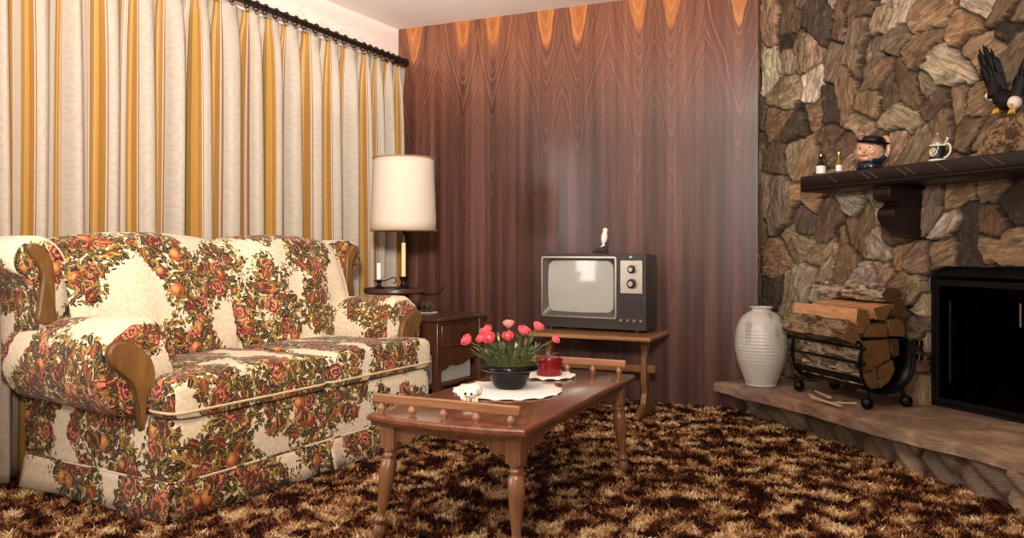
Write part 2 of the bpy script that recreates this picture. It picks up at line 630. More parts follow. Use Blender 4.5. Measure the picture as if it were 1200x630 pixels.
def make_stone():
    n = NT('rubble_stone')
    base = n.node('ShaderNodeAttribute', attribute_name='stone').outputs['Color']
    uv = n.coord('UV')
    st = n.noise(n.mapping(uv, (10, 62, 1)), 1.0, 6, 0.72, 1.0)
    sp = n.noise(uv, 22.0, 5, 0.7)
    bl = n.noise(uv, 6.0, 3, 0.6, 0.6)
    c = n.mix(n.fade(st, 0.38, 0.62), n.mix(0.62, base, rgb(58, 42, 30)), base)
    c = n.mix(n.math('MULTIPLY', n.fade(bl, 0.52, 0.66), 0.7), c, n.mix(0.78, base, rgb(62, 46, 34)))
    c = n.mix(n.math('MULTIPLY', n.fade(sp, 0.56, 0.72), 0.55), c, n.mix(0.5, base, rgb(226, 196, 156)))
    c = n.mix(n.math('MULTIPLY', n.fade(sp, 0.42, 0.3), 0.6), c, rgb(44, 30, 20))
    n.bump(n.math('ADD', st, n.math('MULTIPLY', sp, 0.8)), 0.85, 0.018)
    return n.out(c, n.math('SUBTRACT', 0.72, n.math('MULTIPLY', st, 0.25)), 0, 0.42)


def make_hearth():
    n = NT('flagstone')
    base = n.node('ShaderNodeAttribute', attribute_name='stone').outputs['Color']
    p = n.coord()
    a = n.noise(p, 7.0, 5, 0.6, 0.5)
    b = n.noise(n.mapping(p, (1, 1, 6)), 30.0, 4, 0.65)
    c = n.mix(n.fade(a, 0.4, 0.7), n.mix(0.55, base, rgb(70, 50, 40)), base)
    c = n.mix(n.math('MULTIPLY', n.fade(b, 0.5, 0.7), 0.4), c, n.mix(0.4, base, rgb(220, 196, 166)))
    n.bump(n.math('ADD', a, b), 0.5, 0.012)
    return n.out(c, 0.6, 0, 0.4)


def make_bark(light, dark, name):
    n = NT(name)
    p = n.coord()
    a = n.noise(n.mapping(p, (9, 34, 34)), 1.0, 5, 0.68, 0.8)
    b = n.noise(p, 20.0, 3, 0.6)
    c = n.mix(n.fade(a, 0.38, 0.62), dark, light)
    c = n.mix(n.math('MULTIPLY', n.fade(b, 0.55, 0.65), 0.7), c, dark)
    n.bump(n.math('ADD', a, b), 0.9, 0.012)
    return n.out(c, 0.85, 0, 0.2)


def make_endgrain(col, name):
    n = NT(name)
    p = n.coord()
    w = n.node('ShaderNodeTexWave', {'Vector': n.mapping(p, (0.2, 1, 1)), 'Scale': 26.0, 'Distortion': 6.0, 'Detail': 3.0}, wave_type='RINGS').outputs[0]
    b = n.noise(p, 40.0, 4, 0.6)
    c = n.mix(n.math('MULTIPLY', w, 0.45), col, n.mix(0.6, col, rgb(60, 34, 16)))
    c = n.mix(n.math('MULTIPLY', n.fade(b, 0.5, 0.75), 0.5), c, rgb(70, 44, 22))
    n.bump(b, 0.4, 0.005)
    return n.out(c, 0.8, 0, 0.2)


def make_plaster(name, col):
    n = NT(name)
    n.bump(n.noise(n.coord(), 120, 3), 0.12, 0.003)
    return n.out(n.mix(n.noise(n.coord(), 3.0, 3), tuple(c * 0.95 for c in col[:3]) + (1,), col), 0.85, 0, 0.2)


M_floral = make_floral()
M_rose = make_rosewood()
M_curt = make_curtain()
M_stone = make_stone()
M_hearth = make_hearth()
M_ceil = make_plaster('ceiling_paint', rgb(236, 220, 208))
M_wall = make_plaster('wall_paint', rgb(232, 216, 204))
M_iron = plain('black_iron', rgb(24, 21, 20), 0.38, 0.6, 0.2, 40)
M_bronze = plain('dark_bronze', rgb(44, 32, 24), 0.4, 0.7, 0.2, 60)
M_steel = plain('bright_steel', rgb(200, 196, 190), 0.25, 1.0, 0.08, 80)
M_sofawood = wood('sofa_show_wood', rgb(82, 55, 28), rgb(136, 96, 50), 0.35, (30, 30, 8), coat=0.2)
M_tabletop = wood('table_top_wood', rgb(78, 44, 30), rgb(128, 80, 56), 0.16, (70, 6, 70), coat=0.5)
M_table = wood('table_wood', rgb(92, 60, 40), rgb(146, 100, 67), 0.3, (60, 60, 6), coat=0.3)
M_rail = wood('table_rail_wood', rgb(112, 74, 48), rgb(162, 113, 78), 0.32, (6, 70, 70), coat=0.3)
M_endt = wood('end_table_wood', rgb(52, 28, 18), rgb(98, 60, 38), 0.3, (60, 60, 5), coat=0.3)
M_stand = wood('stand_wood', rgb(112, 74, 42), rgb(168, 120, 76), 0.32, (5, 60, 60), coat=0.2)
M_standleg = wood('stand_leg_wood', rgb(84, 52, 28), rgb(138, 94, 54), 0.34, (60, 60, 5), coat=0.2)
M_mantel = wood('mantel_wood', rgb(14, 8, 7), rgb(32, 17, 13), 0.4, (5, 60, 60))
M_mgroove = plain('mantel_groove', rgb(98, 72, 58), 0.6)
M_wheat = plain('pale_tips', rgb(214, 190, 150), 0.7)


# ------------------------------------------------------------------ plan of the room
H = 2.47
C = Vector((-0.796, 5.565))                 # far left corner
aB = math.radians(24)                       # panelled wall
uB = Vector((math.cos(aB), -math.sin(aB)))
nB = Vector((-math.sin(aB), -math.cos(aB)))
aL = math.radians(28.5)                     # curtained wall
vL = Vector((math.sin(aL), math.cos(aL)))
nL = Vector((math.cos(aL), -math.sin(aL)))
aF = math.radians(21.5)                     # fireplace wall
wF = Vector((math.sin(aF), -math.cos(aF)))
nF = Vector((-math.cos(aF), -math.sin(aF)))
P0 = Vector((1.537, 4.88))
sE, DE = on_line(888, C, uB)
E0 = C + uB * sE                            # right end of the panelled wall
HH = 0.19                                   # hearth height


def fpt(t, off, z):
    """place on the fireplace wall: t along it, off out into the room"""
    p = P0 + wF * t + nF * off
    return Vector((p.x, p.y, z))


def f_t(x, off=0.0):
    q = P0 + nF * off
    return on_line(x, q, wF)


# floor, ceiling, plain walls
mb = MB()
mb.box(-6.0, 4.2, -2.6, 7.0, -0.12, 0.0)
structure(obj('floor', mb, make_carpet(False), smooth=0))
mb = MB()
mb.box(-6.0, 4.2, -2.6, 7.0, H, H + 0.12)
structure(obj('ceiling', mb, M_ceil, smooth=0))
mb = MB()
mb.box(-3.48, 0.12, 0.0, 0.15, 0, H)
mb.box(-9.2, -4.93, 0.0, 0.15, 0, H)
mb.box(-4.93, -3.48, 0.0, 0.15, 0, 0.70)
mb.box(-4.93, -3.48, 0.0, 0.15, 2.15, H)
wl = structure(obj('wall_left', mb, M_wall, smooth=0))
M_wpaint = plain('window_paint', rgb(230, 226, 218), 0.5)
mb = MB()
for a in (-4.93, -4.215, -3.53):
    mb.box(a, a + .05, 0.03, 0.12, 0.70, 2.15)
mb.box(-4.93, -3.48, 0.03, 0.12, 0.70, 0.75)
mb.box(-4.93, -3.48, 0.03, 0.12, 2.10, 2.15)
wn = structure(obj('window_1', mb, M_wpaint, smooth=0))
for o_ in (wl, wn):
    o_.location = (C.x, C.y, 0)
    o_.rotation_euler = (0, 0, PI / 2 - aL)
mb = MB()
mb.box(-0.15, sE, 0.0, 0.06, 0, H)
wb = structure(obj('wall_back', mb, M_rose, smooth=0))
wb.location = (C.x, C.y, 0)
wb.rotation_euler = (0, 0, -aB)
# unseen rear wall, with a window opening added for the fill light
mb = MB()
WX0, WX1 = -2.00, 0.20
mb.box(-5.6, WX0, -2.55, -2.40, 0, H)
mb.box(WX1, 4.2, -2.55, -2.40, 0, H)
mb.box(WX0, WX1, -2.55, -2.40, 0, 0.75)
mb.box(WX0, WX1, -2.55, -2.40, 2.15, H)
structure(obj('wall_rear', mb, M_wall, smooth=0))
mb = MB()
mb.box(WX0 - .04, WX0 + .04, -2.56, -2.38, 0.71, 2.19)
mb.box(WX1 - .04, WX1 + .04, -2.56, -2.38, 0.71, 2.19)
mb.box(WX0 - .04, WX1 + .04, -2.56, -2.38, 0.71, 0.79)
mb.box(WX0 - .04, WX1 + .04, -2.56, -2.38, 2.11, 2.19)
structure(obj('window_added', mb, M_wpaint, smooth=0))
pe = P0 + wF * 3.3
mb = MB()
mb.box(pe.x - 0.02, pe.x + 0.14, -2.5, pe.y + 0.1, 0, H)
structure(obj('wall_side', mb, M_wall, smooth=0))


# ------------------------------------------------------------------ stone fireplace wall
def value_noise(x, y, seed, fx, fy):
    g = np.random.default_rng(seed).random((64, 64))
    X, Y = x * fx, y * fy
    xi, yi = np.floor(X).astype(int), np.floor(Y).astype(int)
    a, b = X - xi, Y - yi
    a, b = a * a * (3 - 2 * a), b * b * (3 - 2 * b)
    q = lambda i, j: g[(xi + i) % 64, (yi + j) % 64]
    return (q(0, 0) * (1 - a) + q(1, 0) * a) * (1 - b) + (q(0, 1) * (1 - a) + q(1, 1) * a) * b


STONE_COL = {'O': (188, 150, 112), 'T': (186, 158, 124), 'L': (226, 204, 174), 'B': (150, 120, 91), 'D': (86, 73, 60), 'G': (158, 136, 111)}
SEEDS = '''898 22 90 1.8 O|920 18 90 1.7 B|922 49 10 1.3 D|898 78 88 1.6 L|921 68 90 1.5 T|948 63 85 1.3 T|934 63 90 3 B|961 20 88 1.6 D|974 76 65 1.25 T
984 15 85 3 B|1000 9 40 1.3 B|1001 56 88 3 T|1018 62 58 2.6 T|1034 25 60 2 T|950 95 75 1.6 L|920 108 14 1.9 T|905 146 30 1.3 O|930 147 50 2 D|970 124 90 1.7 D
992 112 88 3.4 B|1018 124 80 1.1 O|1024 92 40 1.3 B|948 131 10 1.6 B|1006 150 20 1.8 T|1088 20 20 1.3 O|1130 28 5 1.5 O|1147 7 -45 1.7 L|1170 12 60 1.6 B
1190 15 70 1.6 G|1076 52 35 1.5 O|1049 46 30 1.4 G|1046 16 60 1.6 L|1108 78 -38 1.75 L|1150 56 20 1.4 O|1186 66 45 1.9 T|1180 32 20 1.6 D|1062 98 -55 2.2 B
1084 98 -40 2 G|1096 117 60 1.5 B|1116 122 82 3 T|1148 117 20 1.4 O|1102 152 80 2.6 B|1050 142 -38 2 T|1036 112 80 2 B|1132 146 30 1.6 B|1162 142 30 1.7 G|1190 112 60 1.6 B
905 186 5 1.4 B|925 182 70 1.4 T|946 182 60 1.4 O|962 166 30 1.5 B|986 168 20 1.7 B|1002 188 30 1.5 T|1022 178 75 1.6 B|1046 172 60 2 T|1067 182 70 2 T|1084 194 40 1.5 B
912 238 88 1.55 T|938 258 80 2 G|966 256 72 2.2 B|948 230 10 1.5 O|898 302 8 1.6 O|932 286 -20 1.8 T|957 300 30 1.6 T|1006 264 72 1.9 B|1026 228 -60 1.7 L
965 312 58 3 T|986 308 80 1.5 O|1010 326 3 3 L|1030 290 -50 1.7 L|940 328 65 1.9 L|896 346 30 1.6 D|922 352 80 1.6 T|1036 320 50 1.5 T|972 342 5 3 L
1086 240 72 1.7 G|1120 226 30 1.3 O|1156 218 10 1.7 T|1186 236 80 1.4 D|1107 266 55 1.9 L|1130 272 88 3 D|1163 256 75 1.3 B|1177 286 3 2.2 T|1050 302 62 2 O
1076 306 30 1.4 G|1096 300 30 1.4 T|1068 336 40 1.6 T|1050 336 30 1.4 B|1052 270 70 1.4 B|1075 358 20 1.3 L|1070 382 -30 1.7 G|1082 402 80 1.9 L|1076 427 60 1.4 B|1074 456 80 1.5 T
1000 360 10 1.6 B|960 380 20 1.6 B|930 400 60 1.5 T|900 390 70 1.5 B|1040 380 50 1.5 T|1010 420 10 1.7 B|1040 440 60 1.5 T|960 440 10 1.7 B'''
seeds = []
for tok in SEEDS.replace('\n', '|').split('|'):
    x, y, a, e, c = tok.split()
    t, D = f_t(float(x), 0.04)
    z = zat(float(y), D)
    # picture angle -> wall angle (the wall is foreshortened along its length)
    t2, D2 = f_t(float(x) + 4, 0.04)
    k = (t2 - t) / 4 * F / D
    ang = math.atan2(math.sin(math.radians(float(a))), math.cos(math.radians(float(a))) * k)
    seeds.append((t, z, ang, float(e), c))
tries = 0
while tries < 4000:
    tries += 1
    t, z = rng.uniform(-0.35, 3.4), rng.uniform(0, 2.6)
    if all((t - s[0]) ** 2 + (z - s[1]) ** 2 > 0.165 ** 2 for s in seeds):
        seeds.append((t, z, rng.uniform(-0.6, 1.9), rng.uniform(1.1, 2.2), rng.choice(list('OTTLBBG'))))
# grow the sparsely seeded stones, keep the dense ones small
sarr = np.array([(s[0], s[1], s[2], s[3]) for s in seeds])
nearest = np.array([np.sort(np.hypot(sarr[:, 0] - s[0], sarr[:, 1] - s[1]))[1:4].mean() for s in sarr])
T0W, T1W = -0.02, 3.3
NU, NV = 400, 290
tt = np.concatenate([np.linspace(0.0, 2.05, 300), np.linspace(2.05, T1W, NU - 299)[1:]])
nstrip = 34
full_u = nstrip + len(tt)
zz = np.linspace(0.0, H, NV + 1)
# base line of the wall: a short returned strip from the panelling, then the wall itself
tS, DS = f_t(892.5)
pS = P0 + wF * tS
Es = E0 - uB * 0.012 - nB * 0.03
base_pts, tcoord = [], []
for k in range(nstrip):
    q = k / nstrip
    p = Es + (pS - Es) * q
    base_pts.append((p.x, p.y))
    tcoord.append(tS - (1 - q) * (pS - E0).length)
sd = (pS - E0).normalized()
nS = Vector((sd.y, -sd.x))
if nS.dot(-E0) < 0:
    nS = -nS
for t in tt:
    t = tS + t
    p = P0 + wF * t
    base_pts.append((p.x, p.y))
    tcoord.append(t)
base_pts = np.array(base_pts)
tcoord = np.array(tcoord)
nrm = np.tile(np.array([nF.x, nF.y]), (full_u, 1))
for k in range(nstrip):
    q = k / nstrip
    v = nS * (1 - q) + nF * q
    v.normalize()
    nrm[k] = (v.x, v.y)
TT, ZZ = np.meshgrid(tcoord, zz, indexing='xy')        # rows are z
wx = (value_noise(TT, ZZ, 1, 9, 9) - 0.5) * 0.035 + (value_noise(TT, ZZ, 2, 26, 26) - 0.5) * 0.022
wz = (value_noise(TT, ZZ, 3, 9, 9) - 0.5) * 0.05 + (value_noise(TT, ZZ, 4, 26, 26) - 0.5) * 0.018
PX, PZ = TT + wx, ZZ + wz
shp = PX.shape
f1 = np.full(shp, 9.0)
f2 = np.full(shp, 9.0)
idx = np.zeros(shp, int)
for i, (st, sz, ang, el, c) in enumerate(seeds):
    ca, sa = math.cos(ang), math.sin(ang)
    a = (PX - st) * ca + (PZ - sz) * sa
    b = -(PX - st) * sa + (PZ - sz) * ca
    rt = math.sqrt(el)
    sc = 0.09 / max(0.05, min(nearest[i] * 0.6, 0.13))
    # boxy metric makes blockier stones
    d = (np.abs(a / rt) ** 2.6 + np.abs(b * rt) ** 2.6) ** (1 / 2.6) * (0.45 + 0.55 * sc)
    near = d < f1
    f2 = np.where(near, f1, np.minimum(f2, d))
    idx = np.where(near, i, idx)
    f1 = np.where(near, d, f1)
edge = f2 - f1
sa_ = np.array([s[0] for s in seeds])[idx]
sz_ = np.array([s[1] for s in seeds])[idx]
ag_ = np.array([s[2] for s in seeds])[idx]
r3 = np.random.default_rng(5).random((len(seeds), 4))
la = (TT - sa_) * np.cos(ag_) + (ZZ - sz_) * np.sin(ag_)
lb = -(TT - sa_) * np.sin(ag_) + (ZZ - sz_) * np.cos(ag_)
bul = np.clip(edge / 0.013, 0, 1)
bul = bul * bul * (3 - 2 * bul)
h = bul * (0.032 + 0.044 * r3[idx, 0]) - 0.024
h += bul * ((r3[idx, 1] - 0.5) * 0.18 * la + (r3[idx, 2] - 0.5) * 0.28 * lb)
h += bul * (value_noise(la + r3[idx, 3] * 9, lb, 6, 9, 34) - 0.5) * 0.009
h += bul * (value_noise(la + r3[idx, 2] * 9, lb, 8, 24, 90) - 0.5) * 0.006
ridge = np.abs(value_noise(la + r3[idx, 1] * 7, lb, 9, 8, 26) - 0.5)
h -= bul * np.clip(0.06 - ridge, 0, 1) * 0.22
h += (value_noise(TT, ZZ, 7, 60, 60) - 0.5) * 0.006
# the return strip keeps less relief where it meets the panelling
fadeS = np.ones(full_u)
fadeS[:nstrip] = np.linspace(0.25, 1, nstrip)
h = h * fadeS[None, :]
VX = base_pts[None, :, 0] + nrm[None, :, 0] * h
VY = base_pts[None, :, 1] + nrm[None, :, 1] * h
verts = np.stack([VX, VY, ZZ], -1).reshape(-1, 3)
# fire opening
tO0, _ = f_t(1085, 0.0)
tO1 = tO0 + 1.02
_, Dop = f_t(1120, 0.02)
zO1 = zat(313, Dop)
RO = 0.09


def opening(t, z):
    if t < tO0 or t > tO1 or z > zO1:
        return False
    if z > zO1 - RO:
        if t < tO0 + RO and (t - tO0 - RO) ** 2 + (z - zO1 + RO) ** 2 > RO * RO:
            return False
        if t > tO1 - RO and (t - tO1 + RO) ** 2 + (z - zO1 + RO) ** 2 > RO * RO:
            return False
    return True


faces = []
Wd = full_u
hole = np.zeros((NV, full_u - 1), bool)
for j in range(NV):
    zc = (zz[j] + zz[j + 1]) / 2
    for i in range(full_u - 1):
        if zc < zO1 and opening((tcoord[i] + tcoord[i + 1]) / 2, zc):
            hole[j, i] = True
            continue
        faces.append((j * Wd + i, j * Wd + i + 1, (j + 1) * Wd + i + 1, (j + 1) * Wd + i))
# jambs: the rim of the opening carried back into the wall
back = {}
vlist = verts.tolist()


def backv(k):
    if k not in back:
        x, y, z = vlist[k]
        back[k] = len(vlist)
        vlist.append([x - nF.x * 0.06, y - nF.y * 0.06, z])
    return back[k]


nface0 = len(faces)
for j in range(NV):
    for i in range(full_u - 1):
        if not hole[j, i]:
            continue
        q = (j * Wd + i, j * Wd + i + 1, (j + 1) * Wd + i + 1, (j + 1) * Wd + i)
        for (jj, ii, a, b) in ((j - 1, i, 0, 1), (j, i + 1, 1, 2), (j + 1, i, 2, 3), (j, i - 1, 3, 0)):
            if 0 <= jj < NV and 0 <= ii < full_u - 1 and not hole[jj, ii]:
                faces.append((q[a], q[b], backv(q[b]), backv(q[a])))
me = bpy.data.meshes.new('wall_right')
me.from_pydata(vlist, [], faces)
me.materials.append(M_stone)
nv = len(vlist)
cols = np.array([STONE_COL[s[4]] for s in seeds], float)
jit = 1 + (np.random.default_rng(9).random((len(seeds), 1)) - 0.5) * 0.3
hue = 1 + (np.random.default_rng(10).random((len(seeds), 3)) - 0.5) * 0.05
lincol = np.vectorize(lin)(np.clip(cols * jit * hue, 0, 255))
cv = np.ones((nv, 4))
mort = np.array([lin(52), lin(40), lin(30)])
mk = np.clip((edge - 0.002) / 0.009, 0, 1).reshape(-1, 1)
cv[:Wd * (NV + 1), :3] = lincol[idx.reshape(-1)] * mk + mort * (1 - mk)
for k, b in back.items():
    cv[b] = cv[k]
ca = me.color_attributes.new('stone', 'FLOAT_COLOR', 'POINT')
ca.data.foreach_set('color', cv.reshape(-1))
uvv = np.zeros((nv, 2))
uvv[:Wd * (NV + 1), 0] = (la + r3[idx, 3] * 9).reshape(-1)
uvv[:Wd * (NV + 1), 1] = (lb + r3[idx, 2] * 9).reshape(-1)
for k, b in back.items():
    uvv[b] = uvv[k] + 0.1
li = np.zeros(len(me.loops), int)
me.loops.foreach_get('vertex_index', li)
uvl = me.uv_layers.new(name='UVMap')
uvl.data.foreach_set('uv', uvv[li].reshape(-1))
me.polygons.foreach_set('use_smooth', [True] * len(me.polygons))
me.update()
wr = bpy.data.objects.new('wall_right', me)
COL.objects.link(wr)
structure(wr)


# ------------------------------------------------------------------ hearth
def flag_attr(o, tint):
    """one colour per flagstone, by position along the hearth"""
    me = o.data
    ca = me.color_attributes.new('stone', 'FLOAT_COLOR', 'POINT')
    dat = []
    for v in me.vertices:
        dat += list(tint(v.co)) + [1]
    ca.data.foreach_set('color', dat)


hearth = thing('hearth', 'raised flagstone hearth along the foot of the rough stone fireplace wall', 'hearth', (E0.x, E0.y, 0))
HOFF = Vector((E0.x, E0.y))
fl = on_z(838, 446, HH)
q0 = Vector((fl.x, fl.y))
bs, bD = on_line(846, C + nB * 0.012, uB)
q1 = C + nB * 0.012 + uB * bs
tint_tab = [(168, 142, 120), (178, 140, 114), (164, 138, 116), (186, 154, 126), (172, 136, 108), (180, 156, 132)]
mb = MB()
# front edge line along wF from q0
nx, ny = 150, 26
front0 = q0
flen = 3.3
cuts = [0.0, 0.46, 0.98, 1.32, 1.78, 2.5, 3.3]


def hearth_pt(i, j, z):
    s = flen * i / nx
    f = front0 + wF * s
    f = f + nF * (0.014 * math.sin(s * 7.0) + 0.005 * math.sin(s * 23 + 1) + 0.02 * (value_noise(np.array([s * 3.0]), np.array([0.0]), 21, 3, 1)[0] - 0.5))
    b = f - nF * 0.64
    # back follows the panelling at the start
    st = (b - q1).dot(nB)
    if s < 0.7 and st < 0:
        d = (f - b)
        tq = -st / d.dot(nB) if abs(d.dot(nB)) > 1e-6 else 0
        b = b + d * min(1, max(0, tq))
    p = f + (b - f) * (j / ny)
    # joints between the flags
    dj = min(abs(s - c) for c in cuts)
    zz_ = z
    if z > 0.15:
        zz_ -= 0.008 * max(0, 1 - dj / 0.012)
        zz_ += 0.006 * (value_noise(np.array([s * 2]), np.array([j / ny * 2]), 22, 4, 4)[0] - 0.5)
        if j == 0:
            zz_ -= 0.010
    return Vector((p.x - HOFF.x, p.y - HOFF.y, zz_))


mb.grid(nx, ny, lambda i, j: hearth_pt(i, j, HH))
mb.grid(nx, ny, lambda i, j: hearth_pt(i, j, HH - 0.055))
mb.grid(nx, 4, lambda i, j: hearth_pt(i, 0, HH) * (1 - j / 4) + hearth_pt(i, 0, HH - 0.055) * (j / 4) + Vector((nF.x, nF.y, 0)) * (0.006 * math.sin(i * .53 + j * 2.1) * math.sin(i * 1.3) * (1 if 0 < j < 4 else 0)))
mb.grid(ny, 1, lambda i, j: hearth_pt(0, i, HH if j == 0 else HH - 0.055))
slab = obj('hearth_slab', mb, M_hearth, hearth, smooth=50)


def slab_tint(co):
    s = (Vector((co.x, co.y)) + HOFF - q0).dot(wF)
    k = max(0, sum(1 for c in cuts if c <= s) - 1) % len(tint_tab)
    return [lin(c) for c in tint_tab[k]]


flag_attr(slab, slab_tint)
# rough stones of the base under the slab
mb = MB()
nb = 170
r21 = np.random.default_rng(31)
bseeds = []
s = 0.05
while s < 3.3:
    bseeds.append((s, r21.uniform(0.04, 0.10), r21.random(), r21.random()))
    s += r21.uniform(0.13, 0.26)


def base_pt(i, j):
    s = 0.06 + (flen - 0.06) * i / nb
    z = (HH - 0.05) * j / 8
    d = sorted(((abs(s - b[0]) / 0.1) ** 2 + ((z - b[1]) / 0.10) ** 2, b) for b in bseeds)
    e = math.sqrt(d[1][0]) - math.sqrt(d[0][0])
    bu = min(1, e / 0.35)
    inset = 0.20 - 0.13 * min(1, max(0, (s - 0.9) / 0.7))
    p = front0 + wF * s - nF * inset + nF * (0.06 * bu * (0.6 + 0.6 * d[0][1][2]) + 0.015 * math.sin(s * 40 + z * 60))
    return Vector((p.x - HOFF.x, p.y - HOFF.y, z))


mb.grid(nb, 8, base_pt)
bcap = [base_pt(0, j) for j in range(9)]
mb.add([*bcap, *[b + Vector((-nF.x * 0.3, -nF.y * 0.3, 0)) for b in bcap]], [(k, k + 1, 10 + k, 9 + k) for k in range(8)])
hb = obj('base_stonework', mb, M_hearth, hearth, smooth=60)


def base_tint(co):
    s = (Vector((co.x, co.y)) + HOFF - q0).dot(wF)
    b = min(bseeds, key=lambda b: abs(b[0] - s))
    c = [(146, 122, 96), (124, 104, 84), (164, 138, 110), (112, 94, 78)][int(b[3] * 3.99)]
    return [lin(x) for x in c]


flag_attr(hb, base_tint)

# ------------------------------------------------------------------ fire opening: firebox, metal surround, glass door
fire = thing('fireplace', 'black fireplace insert with glass doors set into the stone wall', 'fireplace', fpt(tO0, 0, 0), math.atan2(wF.y, wF.x))
fire.location.z = 0
# local frame: x along the wall, y into the wall (wF rotated: check the side)
M_soot = plain('sooty_brick', rgb(20, 16, 14), 0.9, 0, 0.4, 12)
wid = tO1 - tO0
ly = Vector((-wF.y, wF.x))          # local y axis in the world
sgn = 1 if ly.dot(-nF) > 0 else -1  # into the wall
z0f, z1f = HH, zO1


def fy(v):
    return v * sgn


mb = MB()
g = 0.55
mb.add([(-.02, fy(.055), z0f - .02), (wid + .02, fy(.055), z0f - .02), (wid - .12, fy(g), z0f - .02), (.12, fy(g), z0f - .02),
        (-.02, fy(.055), z1f + .02), (wid + .02, fy(.055), z1f + .02), (wid - .12, fy(g), z1f + .02), (.12, fy(g), z1f + .02)],
       [(0, 1, 2, 3), (4, 7, 6, 5), (3, 2, 6, 7), (0, 3, 7, 4), (1, 5, 6, 2)])
obj('firebox', mb, M_soot, fire, smooth=0)
mb = MB()
out_, inn_ = [], []


def rounded(x0, x1, za, zb, r, n=8):
    pts = [(x0, za)]
    for k in range(n + 1):
        a = PI - PI / 2 * k / n
        pts.append((x0 + r + r * math.cos(a), zb - r + r * math.sin(a)))
    for k in range(n + 1):
        a = PI / 2 - PI / 2 * k / n
        pts.append((x1 - r + r * math.cos(a), zb - r + r * math.sin(a)))
    pts.append((x1, za))
    return pts


oo = rounded(-0.005, wid + 0.005, z0f, z1f + 0.005, RO)
ii = rounded(0.022, wid - 0.022, z0f, z1f - 0.045, 0.03)
k = len(oo)
v = [(a, fy(.035), b) for a, b in oo] + [(a, fy(.035), b) for a, b in ii] + [(a, fy(.055), b) for a, b in oo] + [(a, fy(.055), b) for a, b in ii]
f = []
for q in range(k - 1):
    f += [(q, q + 1, k + q + 1, k + q), (2 * k + q, 3 * k + q, 3 * k + q + 1, 2 * k + q + 1), (q, 2 * k + q, 2 * k + q + 1, q + 1), (k + q, k + q + 1, 3 * k + q + 1, 3 * k + q)]
mb.add(v, f)
mb.box(0.0, wid, fy(.035), fy(.055), z0f, z0f + 0.015)
M_black_paint = plain('matt_black_paint', rgb(14, 12, 11), 0.75, 0, 0.2, 30, 0.2)
obj('surround', mb, M_black_paint, fire, smooth=30)
M_glass = NT('smoked_glass')
M_glass = M_glass.out(rgb(50, 47, 44), 0.06, 0, 0.5, Transmission_Weight=1.0, IOR=1.18)
for q in range(2):
    x0 = 0.022 + q * (wid - 0.044) / 2
    x1 = x0 + (wid - 0.044) / 2 - 0.002
    mb = MB()
    for bx in ((x0, x0 + 0.016, z0f + .018, z1f - .062), (x1 - 0.016, x1, z0f + .018, z1f - .062), (x0 + .0161, x1 - .0161, z0f + .018, z0f + .04), (x0 + .0161, x1 - .0161, z1f - .09, z1f - .062)):
        mb.box(bx[0], bx[1], fy(.038), fy(.05), bx[2], bx[3])
    d = obj('glass_door', mb, M_black_paint, fire, smooth=0, bevel=.002)
    mb = MB()
    mb.box(x0 + .014, x1 - .014, fy(.043), fy(.047), z0f + .038, z1f - .088)
    obj('pane', mb, M_glass, d, smooth=0)
    mb = MB()
    hx = x1 - .05 if q == 0 else x0 + .05
    mb.box(hx - .004, hx + .004, fy(.012), fy(.022), .60, .70)
    mb.box(hx - .003, hx + .003, fy(.02), fy(.04), .61, .62)
    mb.box(hx - .003, hx + .003, fy(.02), fy(.04), .68, .69)
    obj('handle', mb, M_steel, d, smooth=0, bevel=.001)
# slim bright strip modelled as the highlight on the left door frame
tT, DT = f_t(1124, -0.08)
mb = MB()
mb.box(tT - tO0 - 0.003, tT - tO0 + 0.003, fy(.020), fy(.034), zat(446, DT), zat(352, DT))
obj('door_edge_highlight', mb, plain('dull_steel', rgb(120, 112, 104), 0.35, 1.0), fire, smooth=0)
# grate and a half burnt log behind the glass
gp = fpt(tO0 + 0.56, -0.30, HH - 0.02)
grate = thing('fire_grate', 'black iron grate behind the glass of the fireplace', 'grate', gp, math.atan2(wF.y, wF.x))
mb = MB()
for q in range(5):
    x = -0.24 + 0.12 * q
    mb.tube([(x, fy(-.13), .16), (x, fy(-.12), .10), (x, fy(.10), .10), (x, fy(.055), .2)], .008, 6)
mb.tube([(-.27, fy(-.1), .10), (.27, fy(-.1), .10)], .008, 6)
mb.tube([(-.27, fy(.08), .10), (.27, fy(.08), .10)], .008, 6)
obj('bars', mb, M_iron, grate)
for sx in (-.22, .22):
    for sy in (-.1, .08):
        mb = MB()
        mb.tube([(sx, fy(sy), .0), (sx, fy(sy), .10)], .008, 6)
        obj('leg', mb, M_iron, grate)
M_bark = make_bark(rgb(150, 126, 96), rgb(62, 42, 26), 'rough_bark')
M_birch = make_bark(rgb(196, 176, 146), rgb(70, 50, 34), 'pale_bark')
M_pink = make_bark(rgb(214, 160, 118), rgb(196, 138, 96), 'fresh_split_wood')
M_end = make_endgrain(rgb(124, 92, 52), 'cut_end_grain')
M_end2 = make_endgrain(rgb(92, 66, 40), 'dark_end_grain')
for q, (dx, dz, r, lab) in enumerate([(0.0, .16, .05, 'charred bark log lying low on the fire grate'), (-.02, .245, .045, 'pale barked log topmost on the fire grate')]):
    mb = MB()
    mb.lathe([(0, -.2), (r * .95, -.2), (r, -.19), (r, .19), (r * .95, .2), (0, .2)], 14, T(gp.x, gp.y, gp.z + dz) @ RZ(math.atan2(wF.y, wF.x)) @ T(dx, 0, 0) @ RY(PI / 2))
    tag(obj('firewood_log', mb, M_birch if q else M_bark, None), lab, 'log', 'logs in the fireplace')

# ------------------------------------------------------------------ curtain rod and curtain
RO_ = C + nL * 0.115
zr = 2.235
# local frame: x runs from the far corner back along the wall, y out into the room
rod = thing('curtain_rod', 'black wooden curtain pole with rings above the striped curtain', 'curtain rod', (RO_.x, RO_.y, 0))
dL = -vL


